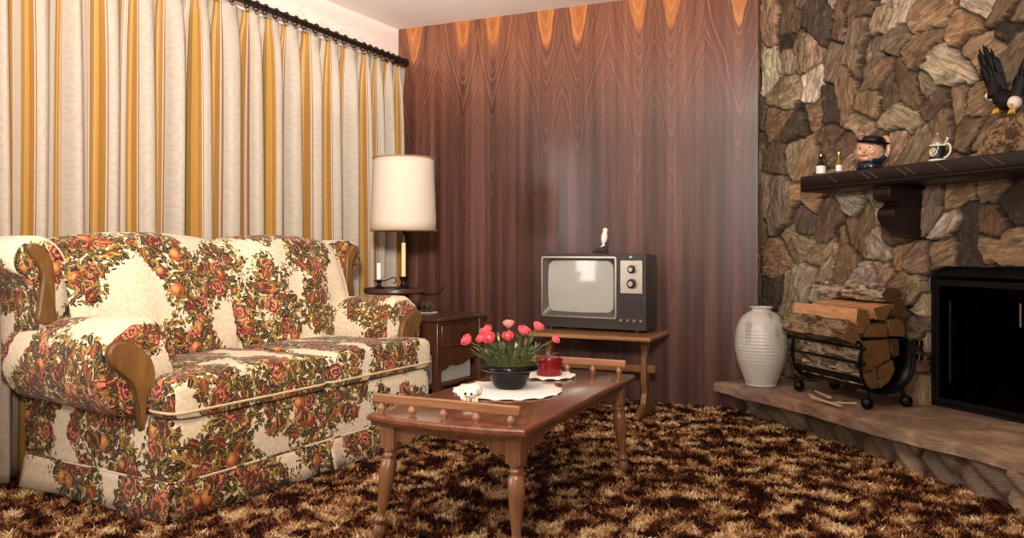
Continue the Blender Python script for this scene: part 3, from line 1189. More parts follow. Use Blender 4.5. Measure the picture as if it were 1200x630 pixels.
def lpt(s, off, z):
    p = C + dL * s + nL * off
    return Vector((p.x - RO_.x, p.y - RO_.y, z))


def rodz(s):
    return 2.212 + 0.030 * s / 1.5 if s < 3.5 else 2.282


mb = MB()
mb.tube([lpt(0.10, .115, rodz(.1)), lpt(1.2, .115, rodz(1.2)), lpt(2.4, .115, rodz(2.4)), lpt(3.6, .115, rodz(3.6))], .017, 12)
obj('pole', mb, M_bronze, rod)
mb = MB()
p = lpt(0.075, .115, rodz(0))
mb.sphere(p, .026, 14)
mb.tube([lpt(0.12, .115, rodz(.1)), lpt(.09, .115, rodz(.1))], .022, 12)
obj('finial', mb, M_bronze, rod)
for s in (.17, 2.0, 3.5):
    mb = MB()
    mb.tube([lpt(s, .0, rodz(s) - .03), lpt(s, .05, rodz(s) - .03), lpt(s, .115, rodz(s) - .022)], .009, 8)
    mb.box(-.02, .02, -.02, .02, -.03, .03, 0, T(*lpt(s, .012, rodz(s) - .03)))
    obj('bracket', mb, M_bronze, rod)

curtain = thing('curtain', 'floor-length pleated curtain striped in gold and cream damask, behind the sofa', 'curtain', (RO_.x, RO_.y, 0))
# folds: list of fold centres along the wall, slightly irregular
stripe_px = [-52, -14, 22, 73, 107, 153, 191, 224, 253, 290, 311, 335, 357, 383, 404, 426, 440, 454, 466]
cent = []
for x in stripe_px:
    t, D = on_line(x, C + nL * 0.115, dL)
    cent.append(t)
cent = sorted(cent)
cent = [cent[0] - 0.07] + cent + [cent[-1] + 0.2, cent[-1] + 0.4]
ks = list(range(len(cent)))
s0, s1 = 0.04, cent[-1] - 0.05
nS_, nZ_ = 640, 60
svals = np.linspace(s0, s1, nS_ + 1)
phase = np.interp(svals, cent, ks)
zt, zb_ = 0, 0.015


def curt(i, j):
    s = svals[i]
    ph = phase[i]
    ztop = rodz(s) - 0.035
    z = ztop + (0.015 - ztop) * (j / nZ_) ** 1.15
    q = (ztop - z)
    w = 1.0 - math.exp(-q / 0.30)
    k = int(math.floor(ph))
    rnd = 0.5 + 0.5 * math.sin(k * 12.9898 + 4.1)
    A = (0.016 + 0.060 * w) * (0.6 + 0.75 * rnd)
    c = math.cos(2 * PI * ph)
    sharp = -c * abs(c) ** -0.25 if abs(c) > 1e-3 else 0
    off = A * sharp + 0.012 * w * math.sin(4 * PI * ph + 1.3 + rnd * 3) + 0.008 * w * math.sin(2.1 * s + 1.5 * z)
    pin = math.exp(-((q - 0.05) / 0.05) ** 2)
    off *= (1 - 0.3 * pin)
    s2 = s + 0.007 * w * math.sin(2 * PI * ph * 0.5 + z * 1.3)
    off = 0.072 * math.tanh(off / 0.072)
    return lpt(s2, 0.095 + off, z)


mb = MB()
mb.grid(nS_, nZ_, curt, uvfn=lambda i, j: (phase[i] + 0.53 + 0.09 * math.sin(phase[i] * 2.3), j / nZ_ * 2.2))
fp = obj('fabric_panel', mb, M_curt, curtain, smooth=180, recalc=False)
so = fp.modifiers.new('thickness', 'SOLIDIFY')
so.thickness = 0.002
for k in range(1, len(cent)):
    for sub in (0.0, 0.5):
        if k == len(cent) - 1 and sub:
            continue
        s = cent[k] if sub == 0 else (cent[k] + cent[min(k + 1, len(cent) - 1)]) / 2
        if s < 0.14 or s > 3.3:
            continue
        mb = MB()
        c = lpt(s, .115, rodz(s) - .004)
        pts = []
        for q in range(20):
            a = 2 * PI * q / 20
            pts.append(c + Vector((nL.x, nL.y, 0)) * (.026 * math.cos(a)) + Vector((0, 0, 1)) * (.026 * math.sin(a)) + Vector((dL.x, dL.y, 0)) * (.004 * math.cos(a)))
        mb.tube(pts, .0042, 8, closed=True)
        r = obj('curtain_ring', mb, M_bronze, curtain)
        mb = MB()
        c2 = c + Vector((0, 0, -.036))
        mb.tube([c2 + Vector((dL.x * .009 * math.cos(a), dL.y * .009 * math.cos(a), .009 * math.sin(a))) for a in [2 * PI * q / 12 for q in range(12)]], .0022, 6, closed=True)
        obj('eyelet', mb, M_bronze, r)

# ------------------------------------------------------------------ sofa
aS = math.radians(30)
F1 = Vector((-1.147, 2.686))
sofa = thing('sofa', 'two-seat wing sofa in cream floral fabric with carved wooden arm fronts', 'sofa', (F1.x, F1.y, 0), PI / 2 - aS)
LS = 1.48
sx_ = Vector((math.sin(aS), math.cos(aS)))
sy_ = Vector((-math.cos(aS), math.sin(aS)))


def sofa_px(x, y, dep):
    """picture point on the sofa's upright plane at depth dep -> (local x, z)"""
    t, D = on_line(x, F1 + sy_ * dep, sx_)
    return t, zat(y, D)


def arc(loop):
    a = [0.0]
    for p, q in zip(loop, loop[1:]):
        a.append(a[-1] + math.dist(p, q))
    return a


def side(mb_fn, name, mat, **kw):
    """build the part for the near end and its mirror image for the far end"""
    for mir in (False, True):
        mb = mb_fn(mir)
        if mir:
            mb.v = [(LS - v[0], v[1], v[2]) for v in mb.v]
            mb.f = [f[::-1] for f in mb.f]
            mb.uv = [(u[::-1] if u is not None else None) for u in mb.uv]
        yield obj(name, mb, mat, sofa, **kw)


# carcass under the seat
mb = MB()


def body(i, j):
    # rounded upright corners; four sides
    per = [(0.0, 0.86), (0.0, 0.03), (0.005, 0.01), (0.03, 0.0), (LS - .03, 0.0), (LS - .005, .01), (LS, .03), (LS, .86)]
    return per


per = spline([(0.0, 0.86), (0.0, 0.45), (0.0, 0.05)], 8)[:-1] + spline([(0.0, 0.05), (0.012, 0.012), (0.05, 0.0)], 4)[:-1] + [(0.05 + (LS - .1) * k / 40, 0) for k in range(40)] + spline([(LS - .05, 0.0), (LS - .012, .012), (LS, .05)], 4)[:-1] + spline([(LS, .05), (LS, .45), (LS, .86)], 8)
pa = arc(per)
zs = [0.10, 0.16, 0.22, 0.28, 0.32, 0.342, 0.346]
ins = [0, -.004, -.006, -.004, 0.0, 0.012, 0.05]


def bodyp(i, j):
    x, y = per[i]
    k = ins[j]
    cx, cy = LS / 2, 0.45
    return (x + (cx - x) * k / 0.74, y + (cy - y) * k / 0.45, zs[j])


mb.grid(len(per) - 1, len(zs) - 1, bodyp, uvfn=lambda i, j: (pa[i] * 1.0 + .3, zs[j] + .1))
mb.box(.03, LS - .03, .04, .86, .10, .344)
obj('base', mb, M_floral, sofa, smooth=50, boxuv=True)
# skirt
mb = MB()
zk = [0.134, 0.128, 0.10, 0.06, 0.012]
fl_ = [0.006, 0.012, 0.014, 0.018, 0.026]


def skirt_run(x0, y0, x1, y1, nx_, ny_, uo, n=44):
    def pt(i, j):
        q = i / n
        x, y = x0 + (x1 - x0) * q, y0 + (y1 - y0) * q
        w = fl_[j] + (0.006 * math.sin(q * 17 + uo) + 0.003 * math.sin(q * 41)) * (j / 4)
        e = min(q, 1 - q) * math.hypot(x1 - x0, y1 - y0)
        w += 0.012 * (j / 4) * math.exp(-(e / 0.03) ** 2)
        return (x + nx_ * w, y + ny_ * w, zk[j])
    ln = math.hypot(x1 - x0, y1 - y0)
    mb.grid(n, 4, pt, uvfn=lambda i, j: (uo + ln * i / n, zk[j] + .75))


skirt_run(-0.006, 0.86, -0.006, -0.010, -1, 0, 0.2)
skirt_run(-0.010, -0.006, LS / 2 - .001, -0.006, 0, -1, 1.1)
skirt_run(LS / 2 + .001, -0.006, LS + .010, -0.006, 0, -1, 2.4)
skirt_run(LS + 0.006, -.010, LS + .006, 0.86, 1, 0, 3.2)
for cx_ in (0, LS):
    d_ = 1 if cx_ == 0 else -1
    mb.add([(cx_ - .004 * d_, .07, .125), (cx_ - .004 * d_, .0, .125), (cx_ + .07 * d_, -.002, .125), (cx_ - .008 * d_, .07, .014), (cx_ - .010 * d_, -.008, .014), (cx_ + .07 * d_, -.006, .014)], [(0, 1, 4, 3), (1, 2, 5, 4)], 0, [[(0, .8), (.07, .8), (.07, .7), (0, .7)], [(.07, .8), (.14, .8), (.14, .7), (.07, .7)]])
sk = obj('skirt', mb, M_floral, sofa, smooth=60)
so = sk.modifiers.new('thickness', 'SOLIDIFY')
so.thickness = 0.006
# welt between base and skirt
M_welt = plain('cream_welt', rgb(214, 190, 150), 0.75, 0, 0.15, 50)
mb = MB()
mb.tube([(x * 1.0 - (0.012 if x < .01 else (-.012 if x > LS - .01 else 0)), y - (0.012 if y < .01 else 0), .135) for x, y in per], .005, 6)
obj('welt', mb, M_floral, sofa, boxuv=True)

# rolled arms
sec = [(.005, .345), (-.05, .352), (-.11, .385), (-.150, .45), (-.163, .53), (-.145, .605), (-.095, .663), (-.03, .69), (.035, .688), (.09, .662), (.13, .61), (.145, .545), (.140, .46), (.132, .40), (.13, .345)]
secs = spline(sec, 4)
sa2 = arc(secs)


def arm(mir):
    mb = MB()
    ys = [.172, .178, .195, .23, .30, .40, .50, .60, .70, .80]
    gs = [.86, .94, .985, 1.0, 1.0, .98, .96, .93, .90, .87]
    cx, cz = .03, .53

    def p(i, j):
        x, z = secs[i]
        gsc = gs[j]
        pl = 0.004 * math.sin(i * 1.1 + 3) * (1 if j < 3 else .3)
        zz = cz + (z - cz) * (gsc if z > .5 else 1 - (1 - gsc) * .5) + pl * (0 if z < .4 else 1)
        zz += -0.02 * max(0, (ys[j] - .3)) * (z > .5)
        return (cx + (x - cx) * gsc, ys[j], zz)
    uo = 1.9 if mir else 0.86
    mb.grid(len(secs) - 1, len(ys) - 1, p, uvfn=lambda i, j: (ys[j] * 1.0 + uo, sa2[i] + (.25 if mir else .62)))
    n = len(secs)
    mb.f.append([len(mb.v) - n * len(ys) + k for k in range(n)])
    mb.m.append(0)
    mb.uv.append([(x + uo + 4, z) for x, z in secs])
    return mb


list(side(arm, 'arm', M_floral, smooth=60, boxuv=True))

zoomA = [(245, 215), (250, 180), (272, 158), (310, 150), (350, 160), (390, 185), (425, 225), (440, 285), (430, 330), (412, 370), (402, 410), (402, 460), (414, 520), (390, 533), (381, 500), (376, 440), (366, 385), (345, 330), (305, 292), (262, 258)]
armo = [sofa_px(60 + a / 3.705, 360 + b / 3.705, .165) for a, b in zoomA]
armo = spline(armo, 3, True)


def armwood(mir):
    mb = MB()
    n = len(armo)
    cx = sum(p[0] for p in armo) / n
    cz = sum(p[1] for p in armo) / n
    mb.prism(armo, .148, .178, lambda p, q, s: (p, s, q))
    return mb


for o in side(armwood, 'arm_front_panel', M_sofawood, smooth=40, bevel=.006, segs=3):
    pass
# dark gimp round the wooden fronts
def gimp(mir):
    mb = MB()
    mb.tube([(p, .170, q) for p, q in armo], .006, 6, closed=True)
    return mb


list(side(gimp, 'edge_cord', plain('olive_cord', rgb(92, 62, 30), 0.8), smooth=60))

# wings
wsec = [(.03, .42), (.03, .62), (.025, .78), (.015, .87), (-.015, .935), (-.065, .975), (-.125, .98), (-.18, .955), (-.205, .905), (-.195, .86), (-.16, .835), (-.12, .81), (-.105, .74), (-.10, .6), (-.10, .42)]
wsp = spline(wsec, 4)
wa = arc(wsp)


def wing(mir):
    mb = MB()
    ys = [.622, .628, .645, .70, .78, .85, .875, .88]
    gs = [.86, .95, .99, 1, 1, .99, .95, .88]
    cx, cz = -.08, .75

    def p(i, j):
        x, z = wsp[i]
        return (cx + (x - cx) * gs[j], ys[j], cz + (z - cz) * (1 - (1 - gs[j]) * .5))
    mb.grid(len(wsp) - 1, len(ys) - 1, p, uvfn=lambda i, j: (ys[j] + (2.9 if mir else .1), wa[i] + .4))
    n = len(wsp)
    for b, rev in ((len(mb.v) - n * len(ys), 0), (len(mb.v) - n, 1)):
        fc = [b + k for k in range(n)]
        mb.f.append(fc[::-1] if rev else fc)
        mb.m.append(0)
        us = [(x + (4.1 if mir else 2.2), z - .3) for x, z in wsp]
        mb.uv.append(us[::-1] if rev else us)
    return mb


list(side(wing, 'wing', M_floral, smooth=60, boxuv=True))
zoomW = [(150, 100), (160, 80), (190, 70), (232, 90), (262, 128), (285, 172), (297, 230), (302, 330), (304, 430), (310, 520), (206, 522), (214, 440), (224, 350), (232, 280), (228, 235), (206, 190), (172, 140)]
wingo = spline([sofa_px(a / 4.845, 270 + b / 4.845, .612) for a, b in zoomW], 3, True)


def wingwood(mir):
    mb = MB()
    mb.prism(wingo, .596, .628, lambda p, q, s: (p, s, q))
    return mb


list(side(wingwood, 'wing_front_trim', M_sofawood, smooth=40, bevel=.006, segs=3))

# back: two puffed sections in one upholstered back
prof = spline([(.55, .42), (.535, .52), (.545, .62), (.575, .74), (.615, .85), (.66, .935), (.715, .975), (.775, .97), (.825, .915), (.85, .80), (.86, .55), (.86, .30), (.86, .12)], 4)
pra = arc(prof)
nb_ = 120


def backp(i, j):
    x = -.02 + (LS + .04) * i / nb_
    y, z = prof[j]
    h = LS / 2
    q = (x % h) / h if x < LS - 1e-6 else 1.0
    puff = max(0.0, math.sin(PI * min(1, max(0, q)))) ** 0.55 if 0 <= x <= LS else 0
    fr = max(0, 1 - abs(j - 16) / 22)
    y2 = y - 0.045 * puff * (1 if y < .70 else 0.3)
    # three soft upright channels in each half
    y2 += 0.012 * abs(math.sin(3 * PI * q)) ** .5 * 0 - 0.006 * math.cos(6 * PI * q) * (y < .68)
    z2 = z + (0.035 * puff - 0.012) * max(0, (z - .6) / .35)
    return (x, y2, z2)


mb = MB()
mb.grid(nb_, len(prof) - 1, backp, uvfn=lambda i, j: (-.02 + (LS + .04) * i / nb_ + .9, pra[j] + .8))
obj('back', mb, M_floral, sofa, smooth=180)

# seat cushions: T-shaped, wrapping in front of the arms
def cushion(mir):
    mb = MB()
    oc = [(-.005, -.015), (LS / 2 - .004, -.02), (LS / 2 - .004, .60), (.150, .60), (.150, .142), (-.005, .142)]
    dense = []
    for k in range(len(oc)):
        a, b = oc[k], oc[(k + 1) % len(oc)]
        m = max(3, int(math.dist(a, b) / .025))
        for q in range(m):
            dense.append((a[0] + (b[0] - a[0]) * q / m, a[1] + (b[1] - a[1]) * q / m))
    for _ in range(3):  # round the corners
        n = len(dense)
        dense = [((dense[k - 1][0] + 2 * dense[k][0] + dense[(k + 1) % n][0]) / 4, (dense[k - 1][1] + 2 * dense[k][1] + dense[(k + 1) % n][1]) / 4) for k in range(n)]
    n = len(dense)
    c = (.42, .09)
    rings = [(.0, .347), (.5, .347), (.93, .347), (.975, .352), (.997, .368), (1.004, .392), (1.0, .415), (1.002, .44), (.99, .462), (.965, .478), (.92, .488), (.82, .494), (.65, .500), (.45, .505), (.22, .508), (.0, .509)]
    def p(i, j):
        k, z = rings[j]
        x, y = dense[i % n]
        k2 = k if k > .9 else k
        return (c[0] + (x - c[0]) * k2, c[1] + (y - c[1]) * k2, z)
    def uv(i, j):
        k, z = rings[j]
        x, y = dense[i % n]
        return p(i, j)
    mb.grid(n, len(rings) - 1, p, closed_u=True)
    mb.pipe = [(x, y) for x, y in dense]
    return mb


for o, mir in zip(side(cushion, 'seat_cushion', M_floral, smooth=180, boxuv=True), (False, True)):
    mbp = MB()
    d = cushion(False).pipe
    pts = [((LS - x) if mir else x, y, .372) for x, y in d]
    c0 = ((LS - .42) if mir else .42, .09)
    pts = [(c0[0] + (x - c0[0]) * 1.006, c0[1] + (y - c0[1]) * 1.006, z) for x, y, z in pts]
    mbp.tube(pts, .005, 6, closed=True)
    obj('piping', mbp, M_welt, o)

# ------------------------------------------------------------------ coffee table
aT = math.radians(25)
NT_ = Vector((.0375, 2.325))
LT, WT, ZT = 1.145, .56, .40
ta = Vector((math.sin(aT), math.cos(aT)))
te = Vector((math.cos(aT), -math.sin(aT)))
ct = NT_ + ta * (LT / 2) - te * (WT / 2)
table = thing('coffee_table', 'brown wooden coffee table with turned legs and gallery rails at both ends', 'coffee table', (ct.x, ct.y, 0), PI / 2 - aT - PI / 2)
# local x across (te), y along (ta)


def tl(p):
    d = Vector((p[0], p[1])) - ct
    return d.dot(te), d.dot(ta)


def top_outline(g=0.0, n=14):
    pts = []
    hx, hy = WT / 2 + g, LT / 2 + g
    for k in range(n + 1):
        q = -1 + 2 * k / n
        pts.append((q * hx, -hy - .035 * (1 - q * q)))
    for k in range(n + 1):
        q = 1 - 2 * k / n
        pts.append((q * hx, hy + .035 * (1 - q * q)))
    return pts


mb = MB()
edge_prof = [(-.03, ZT - .030), (-.012, ZT - .030), (-.010, ZT - .024), (-.002, ZT - .020), (0, ZT - .014), (-.001, ZT - .006), (-.005, ZT - .001), (-.009, ZT)]
n = len(top_outline())
mb.grid(n, len(edge_prof) - 1, lambda i, j: (*top_outline(edge_prof[j][0])[i % n], edge_prof[j][1]), closed_u=True)
b = len(mb.v)
mb.f.append([b - n + k for k in range(n)])
mb.m.append(0)
mb.uv.append(None)
mb.f.append([b - n * len(edge_prof) + k for k in range(n - 1, -1, -1)])
mb.m.append(0)
mb.uv.append(None)
obj('table_top', mb, M_tabletop, table, smooth=30)


def apron(length, depth=.062):
    pts = [(-length / 2, ZT - .031), (length / 2, ZT - .031), (length / 2, ZT - .031 - depth)]
    sc = [(.40, 1.0), (.36, .98), (.33, .70), (.28, .52), (.20, .46), (.1, .52), (0, .58), (-.1, .52), (-.20, .46), (-.28, .52), (-.33, .70), (-.36, .98), (-.40, 1.0)]
    pts += [(a * length, ZT - .031 - depth * b) for a, b in sc]
    pts += [(-length / 2, ZT - .031 - depth)]
    return pts


lx, ly_ = WT / 2 - .055, LT / 2 - .06
for s in (-1, 1):
    mb = MB()
    mb.prism(apron(2 * lx - .045), s * ly_ - .01, s * ly_ + .01, lambda p, q, k: (p, k, q))
    obj('apron', mb, M_table, table, smooth=30)
    mb = MB()
    mb.prism(apron(2 * ly_ - .045), s * lx - .01, s * lx + .01, lambda p, q, k: (k, p, q))
    obj('apron', mb, M_table, table, smooth=30)
leg_prof = [(0, .0), (.017, .0), (.021, .006), (.022, .02), (.020, .036), (.016, .046), (.022, .052), (.024, .058), (.022, .064), (.0155, .070), (.0145, .080), (.0165, .105), (.0215, .15), (.026, .195), (.0275, .222), (.026, .242), (.019, .251), (.0215, .256), (.024, .261), (.022, .267), (.018, .271), (.0235, .277), (.0245, .283), (.02, .288), (0, .288)]
for sxn in (-1, 1):
    for syn in (-1, 1):
        mb = MB()
        mb.box(-.026, .026, -.026, .026, .284, ZT - .03)
        blk = MB()
        tx, ty = sxn * .075, (.16 if syn < 0 else .03) * syn
        sh = Matrix(((1, 0, -tx, tx * .284), (0, 1, -ty, ty * .284), (0, 0, 1, 0), (0, 0, 0, 1)))
        mb.lathe(leg_prof, 20, sh)
        o = obj('leg', mb, M_table, table, smooth=40, bevel=.0025)
        o.location = (sxn * lx, syn * ly_, 0)
for s in (-1, 1):
    mb = MB()
    yy = s * (LT / 2 - .035)
    mb.box(-WT / 2 + .005, WT / 2 - .03, yy - .009, yy + .009, ZT + .032, ZT + .062)
    r = obj('gallery_rail', mb, M_rail, table, smooth=30, bevel=.004)
    for k in range(5):
        x = -WT / 2 + .035 + k * (WT - .095) / 4
        mb = MB()
        mb.lathe([(0, ZT), (.009, ZT), (.009, ZT + .004), (.013, ZT + .010), (.0145, ZT + .016), (.013, ZT + .022), (.009, ZT + .028), (.009, ZT + .0325), (0, ZT + .0325)], 16, T(x, yy, 0))
        obj('spindle', mb, M_rail, r, smooth=50)


def on_table(x, y):
    return on_z(x, y, ZT)


# doilies
M_lace = plain('white_lace', rgb(240, 234, 228), 0.85, 0, 0.06, 160)


def doily(loc, r, label, scal=28, z=ZT, sx=1.0, sy=1.0, rot=0):
    mb = MB()
    n = scal * 6
    rings = [0, .3, .6, .8, .92, 1.0]

    def rr(i, k):
        a = 2 * PI * i / n
        w = 1 + .035 * abs(math.sin(scal * a / 2)) * (k == 1.0)
        return a, r * k * w

    def p(i, j):
        a, q = rr(i, rings[j])
        zz_ = z + .003 + (.0025 * math.sin(scal * a / 2 * 1.0) if rings[j] == 1.0 else 0) + .0006 * (j % 2)
        return (q * sx * math.cos(a), q * sy * math.sin(a), zz_ - loc[2])
    mb.grid(n, 5, p, closed_u=True)
    o = obj('doily', mb, M_lace, None, smooth=60)
    so = o.modifiers.new('thickness', 'SOLIDIFY')
    so.thickness = 0.002
    o.location = loc
    o.rotation_euler = (0, 0, rot)
    return tag(o, label, 'doily')


cb = on_table(597, 456)
dc = on_table(595, 457.5)
doily((dc.x, dc.y, ZT), .20, 'round white lace doily under the black bowl of roses', 30)
tt_ = NT_ + ta * .955 - te * .315
doily((tt_.x, tt_.y, ZT), .108, 'small round white doily under the red tin', 22)

# black bowl with roses
M_black = plain('glossy_black_glaze', rgb(8, 7, 8), 0.16, 0, 0.2, 30, 0.3)
bz = ZT + .0055
bowl = thing('flower_bowl', 'glossy black footed bowl holding the pink roses on the coffee table', 'bowl', (cb.x, cb.y, bz))
mb = MB()
mb.lathe([(0, 0), (.050, 0), (.054, .004), (.060, .012), (.072, .035), (.079, .058), (.080, .066), (.098, .068), (.112, .073), (.116, .081), (.113, .089), (.104, .093), (.094, .092), (.088, .086), (.074, .070), (.05, .05), (0, .048)], 40)
obj('bowl_body', mb, M_black, bowl, smooth=50)
mb = MB()
mb.lathe([(0, .078), (.05, .086), (.086, .084), (.088, .07), (0, .06)], 24)
obj('moss', mb, plain('moss', rgb(88, 92, 50), 0.9, 0, 0.5, 120), bowl)

M_petal = NT('rose_petal')
pz = M_petal.noise(M_petal.coord(), 60, 3)
M_petal = M_petal.out(M_petal.mix(pz, rgb(216, 72, 84), rgb(240, 120, 122)), 0.5, 0, 0.3, Subsurface_Weight=0.0)
M_petal2 = plain('pale_rose_petal', rgb(238, 150, 140), 0.5, 0, 0.1, 60)
M_stem = plain('rose_stem', rgb(84, 92, 44), 0.6)
M_leaf = NT('rose_leaf')
M_leaf = M_leaf.out(M_leaf.mix(M_leaf.noise(M_leaf.coord(), 40, 3), rgb(44, 58, 30), rgb(92, 104, 62)), 0.5, 0, 0.4)
M_leafp = plain('pale_leaf', rgb(168, 166, 140), 0.55)
center = Vector((cb.x, cb.y, bz + .075))


def leafmesh(mb, p, d, ln, wd, up=Vector((0, 0, 1)), mat=0):
    d = d.normalized()
    sidev = d.cross(up)
    if sidev.length < .01:
        sidev = Vector((1, 0, 0))
    sidev.normalize()
    nn = sidev.cross(d)
    rows = []
    for k in range(7):
        q = k / 6
        w = wd * math.sin(PI * min(1, q * .96 + .04)) ** .8 * (1 - .25 * q)
        c = p + d * (ln * q) - Vector((0, 0, 1)) * (ln * .35 * q * q) * .4
        rows += [c - sidev * w + nn * w * .25, c, c + sidev * w + nn * w * .25]
    f = []
    for k in range(6):
        for j in range(2):
            f.append((k * 3 + j, k * 3 + j + 1, k * 3 + j + 4, k * 3 + j + 3))
    mb.add(rows, f, mat)


def rose(x, y, D, r, label, pale=False, bud=1.0, lean=None):
    r *= 0.88
    tip = atD(x, y, D)
    tip.z = tip.z
    t = thing('rose', label, 'rose', (center.x, center.y, center.z), 0, 'roses in the black bowl')
    end = tip - center
    start = Vector((end.x * .22, end.y * .22, -.012))
    mid = start * .45 + end * .5 + Vector((0, 0, .02))
    axis = (end - mid).normalized()
    base = end - axis * r * 1.0
    path = spline([start[:], mid[:], base[:]], 6)
    mb = MB()
    mb.tube(path, .0022, 6)
    obj('stem', mb, M_stem, t)
    M = T(*base) @ axis.to_track_quat('Z', 'Y').to_matrix().to_4x4()
    mb = MB()
    rr = random.Random(int(x * 7 + y))
    # core bud and overlapping petals
    mb.lathe([(0, -.1 * r), (.45 * r, .15 * r), (.62 * r, .8 * r), (.5 * r, 1.45 * r), (.2 * r, 1.7 * r), (0, 1.65 * r)], 12, M)
    for ring, (cnt, rad, hgt, opn) in enumerate([(3, .60, 1.8, .05), (4, .78, 1.75, .16), (5, .92, 1.5, .34)]):
        for k in range(cnt):
            a0 = 2 * PI * (k + .5 * ring) / cnt + rr.uniform(-.2, .2)
            span = 2 * PI / cnt * .75
            v, f = [], []
            for jj in range(6):
                q = jj / 5
                z = r * (hgt * q)
                rad_ = r * rad * (0.35 + .85 * math.sin(min(1, q * 1.15) * PI * .62)) * (1 + opn * q * q) * bud
                for ii in range(7):
                    s = (ii / 6 - .5) * 2
                    a = a0 + s * span * (.55 + .45 * math.sin(PI * (0.15 + .8 * q)))
                    v.append((rad_ * math.cos(a), rad_ * math.sin(a), z - r * .25 * s * s * q))
            for jj in range(5):
                for ii in range(6):
                    f.append((jj * 7 + ii, jj * 7 + ii + 1, (jj + 1) * 7 + ii + 1, (jj + 1) * 7 + ii))
            mb.add(v, f, 0, None, M)
    obj('bloom', mb, M_petal2 if pale else M_petal, t, smooth=70, recalc=False)
    mb = MB()
    for k in range(5):
        a = 2 * PI * k / 5
        d = Vector((math.cos(a) * .7, math.sin(a) * .7, .75))
        leafmesh(mb, M @ Vector((0, 0, -.05 * r)), (M.to_3x3() @ d), r * 1.1, r * .2)
    obj('sepal', mb, M_stem, t, recalc=False)
    for k in range(2):
        mb = MB()
        p = Vector(path[int(len(path) * (.35 + .25 * k))])
        d = Vector((rr.uniform(-1, 1), rr.uniform(-.6, .6), rr.uniform(.1, .8)))
        leafmesh(mb, p, d, rr.uniform(.035, .055), rr.uniform(.010, .014))
        obj('leaf', mb, M_leaf, t, recalc=False, smooth=70)
    return t


for a in [(547, 398, 2.92, .020, 'pink rose bud lowest and outermost on the lamp side of the bowl', False),
          (570, 387, 2.96, .021, 'deep pink rose topmost of the cluster on the lamp side of the bowl', False),
          (564, 396, 2.90, .016, 'small pink rose at the outer edge of the cluster of three', False),
          (574, 396, 2.88, .019, 'pink rose lowest in the cluster of three', False),
          (596, 379, 2.98, .018, 'pale salmon rose bud standing highest in the middle of the bowl', True),
          (595, 394, 2.90, .018, 'deep pink rose bud low in the middle, right below the pale bud', False),
          (614, 387, 2.97, .021, 'deep pink rose between the middle bud and the tall one toward the television', False),
          (631, 382, 2.98, .019, 'pink rose high on the television side of the bowl', False),
          (651, 397, 2.95, .015, 'small pink rose bud on the longest stem, leaning out toward the red tin', False)]:
    rose(*a[:4], a[4], a[5])
# filler greenery, too dense to count
mb = MB()
rr = random.Random(3)
for k in range(150):
    a = rr.uniform(0, 2 * PI)
    st = Vector((math.cos(a) * rr.uniform(.01, .075), math.sin(a) * rr.uniform(.01, .075), .0))
    d = Vector((math.cos(a) * rr.uniform(.2, 1.2), math.sin(a) * rr.uniform(.2, 1.0), rr.uniform(.5, 1.3))).normalized()
    ln = rr.uniform(.05, .125)
    en = st + d * ln
    mb.tube([st, st + d * ln * .5 + Vector((0, 0, .006)), en], .0012, 4, 0)
    leafmesh(mb, en - d * .01, d + Vector((rr.uniform(-.5, .5), rr.uniform(-.5, .5), rr.uniform(-.4, .3))), rr.uniform(.022, .045), rr.uniform(.004, .0085), mat=1 if rr.random() < .82 else 2)
fo = obj('foliage', mb, [M_stem, M_leaf, M_leafp], None, recalc=False, smooth=70)
fo.location = center
tag(fo, 'spray of narrow green leaves filling the black bowl between the roses', 'foliage')
fo['kind'] = 'stuff'
for (x, y, dx, dy, ln) in [(556, 404, -1, .1, .055), (560, 411, -1, -.05, .045), (606, 392, .05, 1.0, .05), (625, 405, .9, .4, .05), (622, 410, .8, .1, .045), (577, 395, -.3, .9, .045)]:
    pass

# red tin
tin = thing('candle_tin', 'round dark red lidded tin on a small doily on the coffee table', 'tin', (tt_.x, tt_.y, ZT + .0055))
M_red = plain('red_enamel', rgb(122, 18, 22), 0.18, 0.1, 0.12, 20)
mb = MB()
mb.lathe([(0, 0), (.052, 0), (.054, .003), (.054, .055), (.052, .057), (0, .057)], 36)
obj('tin_body', mb, M_red, tin)
mb = MB()
mb.lathe([(0, .0572), (.0555, .0572), (.0565, .059), (.0565, .071), (.055, .074), (.048, .0755), (.046, .073), (0, .073)], 36)
obj('lid', mb, M_red, tin)

# small white figurine
fp_ = on_table(553, 473)
fig = thing('animal_figurine', 'small cream ceramic animal figurine with black eyes beside the near gallery rail', 'figurine', (fp_.x, fp_.y + .01, ZT), -.35)
M_cer = plain('cream_ceramic', rgb(238, 230, 204), 0.3, 0, 0.06, 40)
mb = MB()
mb.sphere((0, .01, .042), (.032, .034, .024), 20)
mb.sphere((.004, -.022, .040), (.026, .018, .019), 18)
mb.sphere((-.032, .0, .022), (.012, .014, .017), 14)
obj('body', mb, M_cer, fig, smooth=80)
for x in (-.018, -.004, .012, .024):
    mb = MB()
    mb.lathe([(0, 0), (.006, 0), (.0065, .004), (.005, .014), (.0055, .03), (0, .03)], 10, T(x, -.022 + abs(x) * .2, 0))
    obj('leg', mb, M_cer, fig)
for x in (-.008, .014):
    mb = MB()
    mb.sphere((x, -.0385, .040), .0045, 10)
    obj('eye', mb, M_black, fig)
for x in (-.02, .028):
    mb = MB()
    mb.sphere((x, -.022, .056), (.008, .005, .009), 10)
    obj('ear', mb, M_cer, fig)

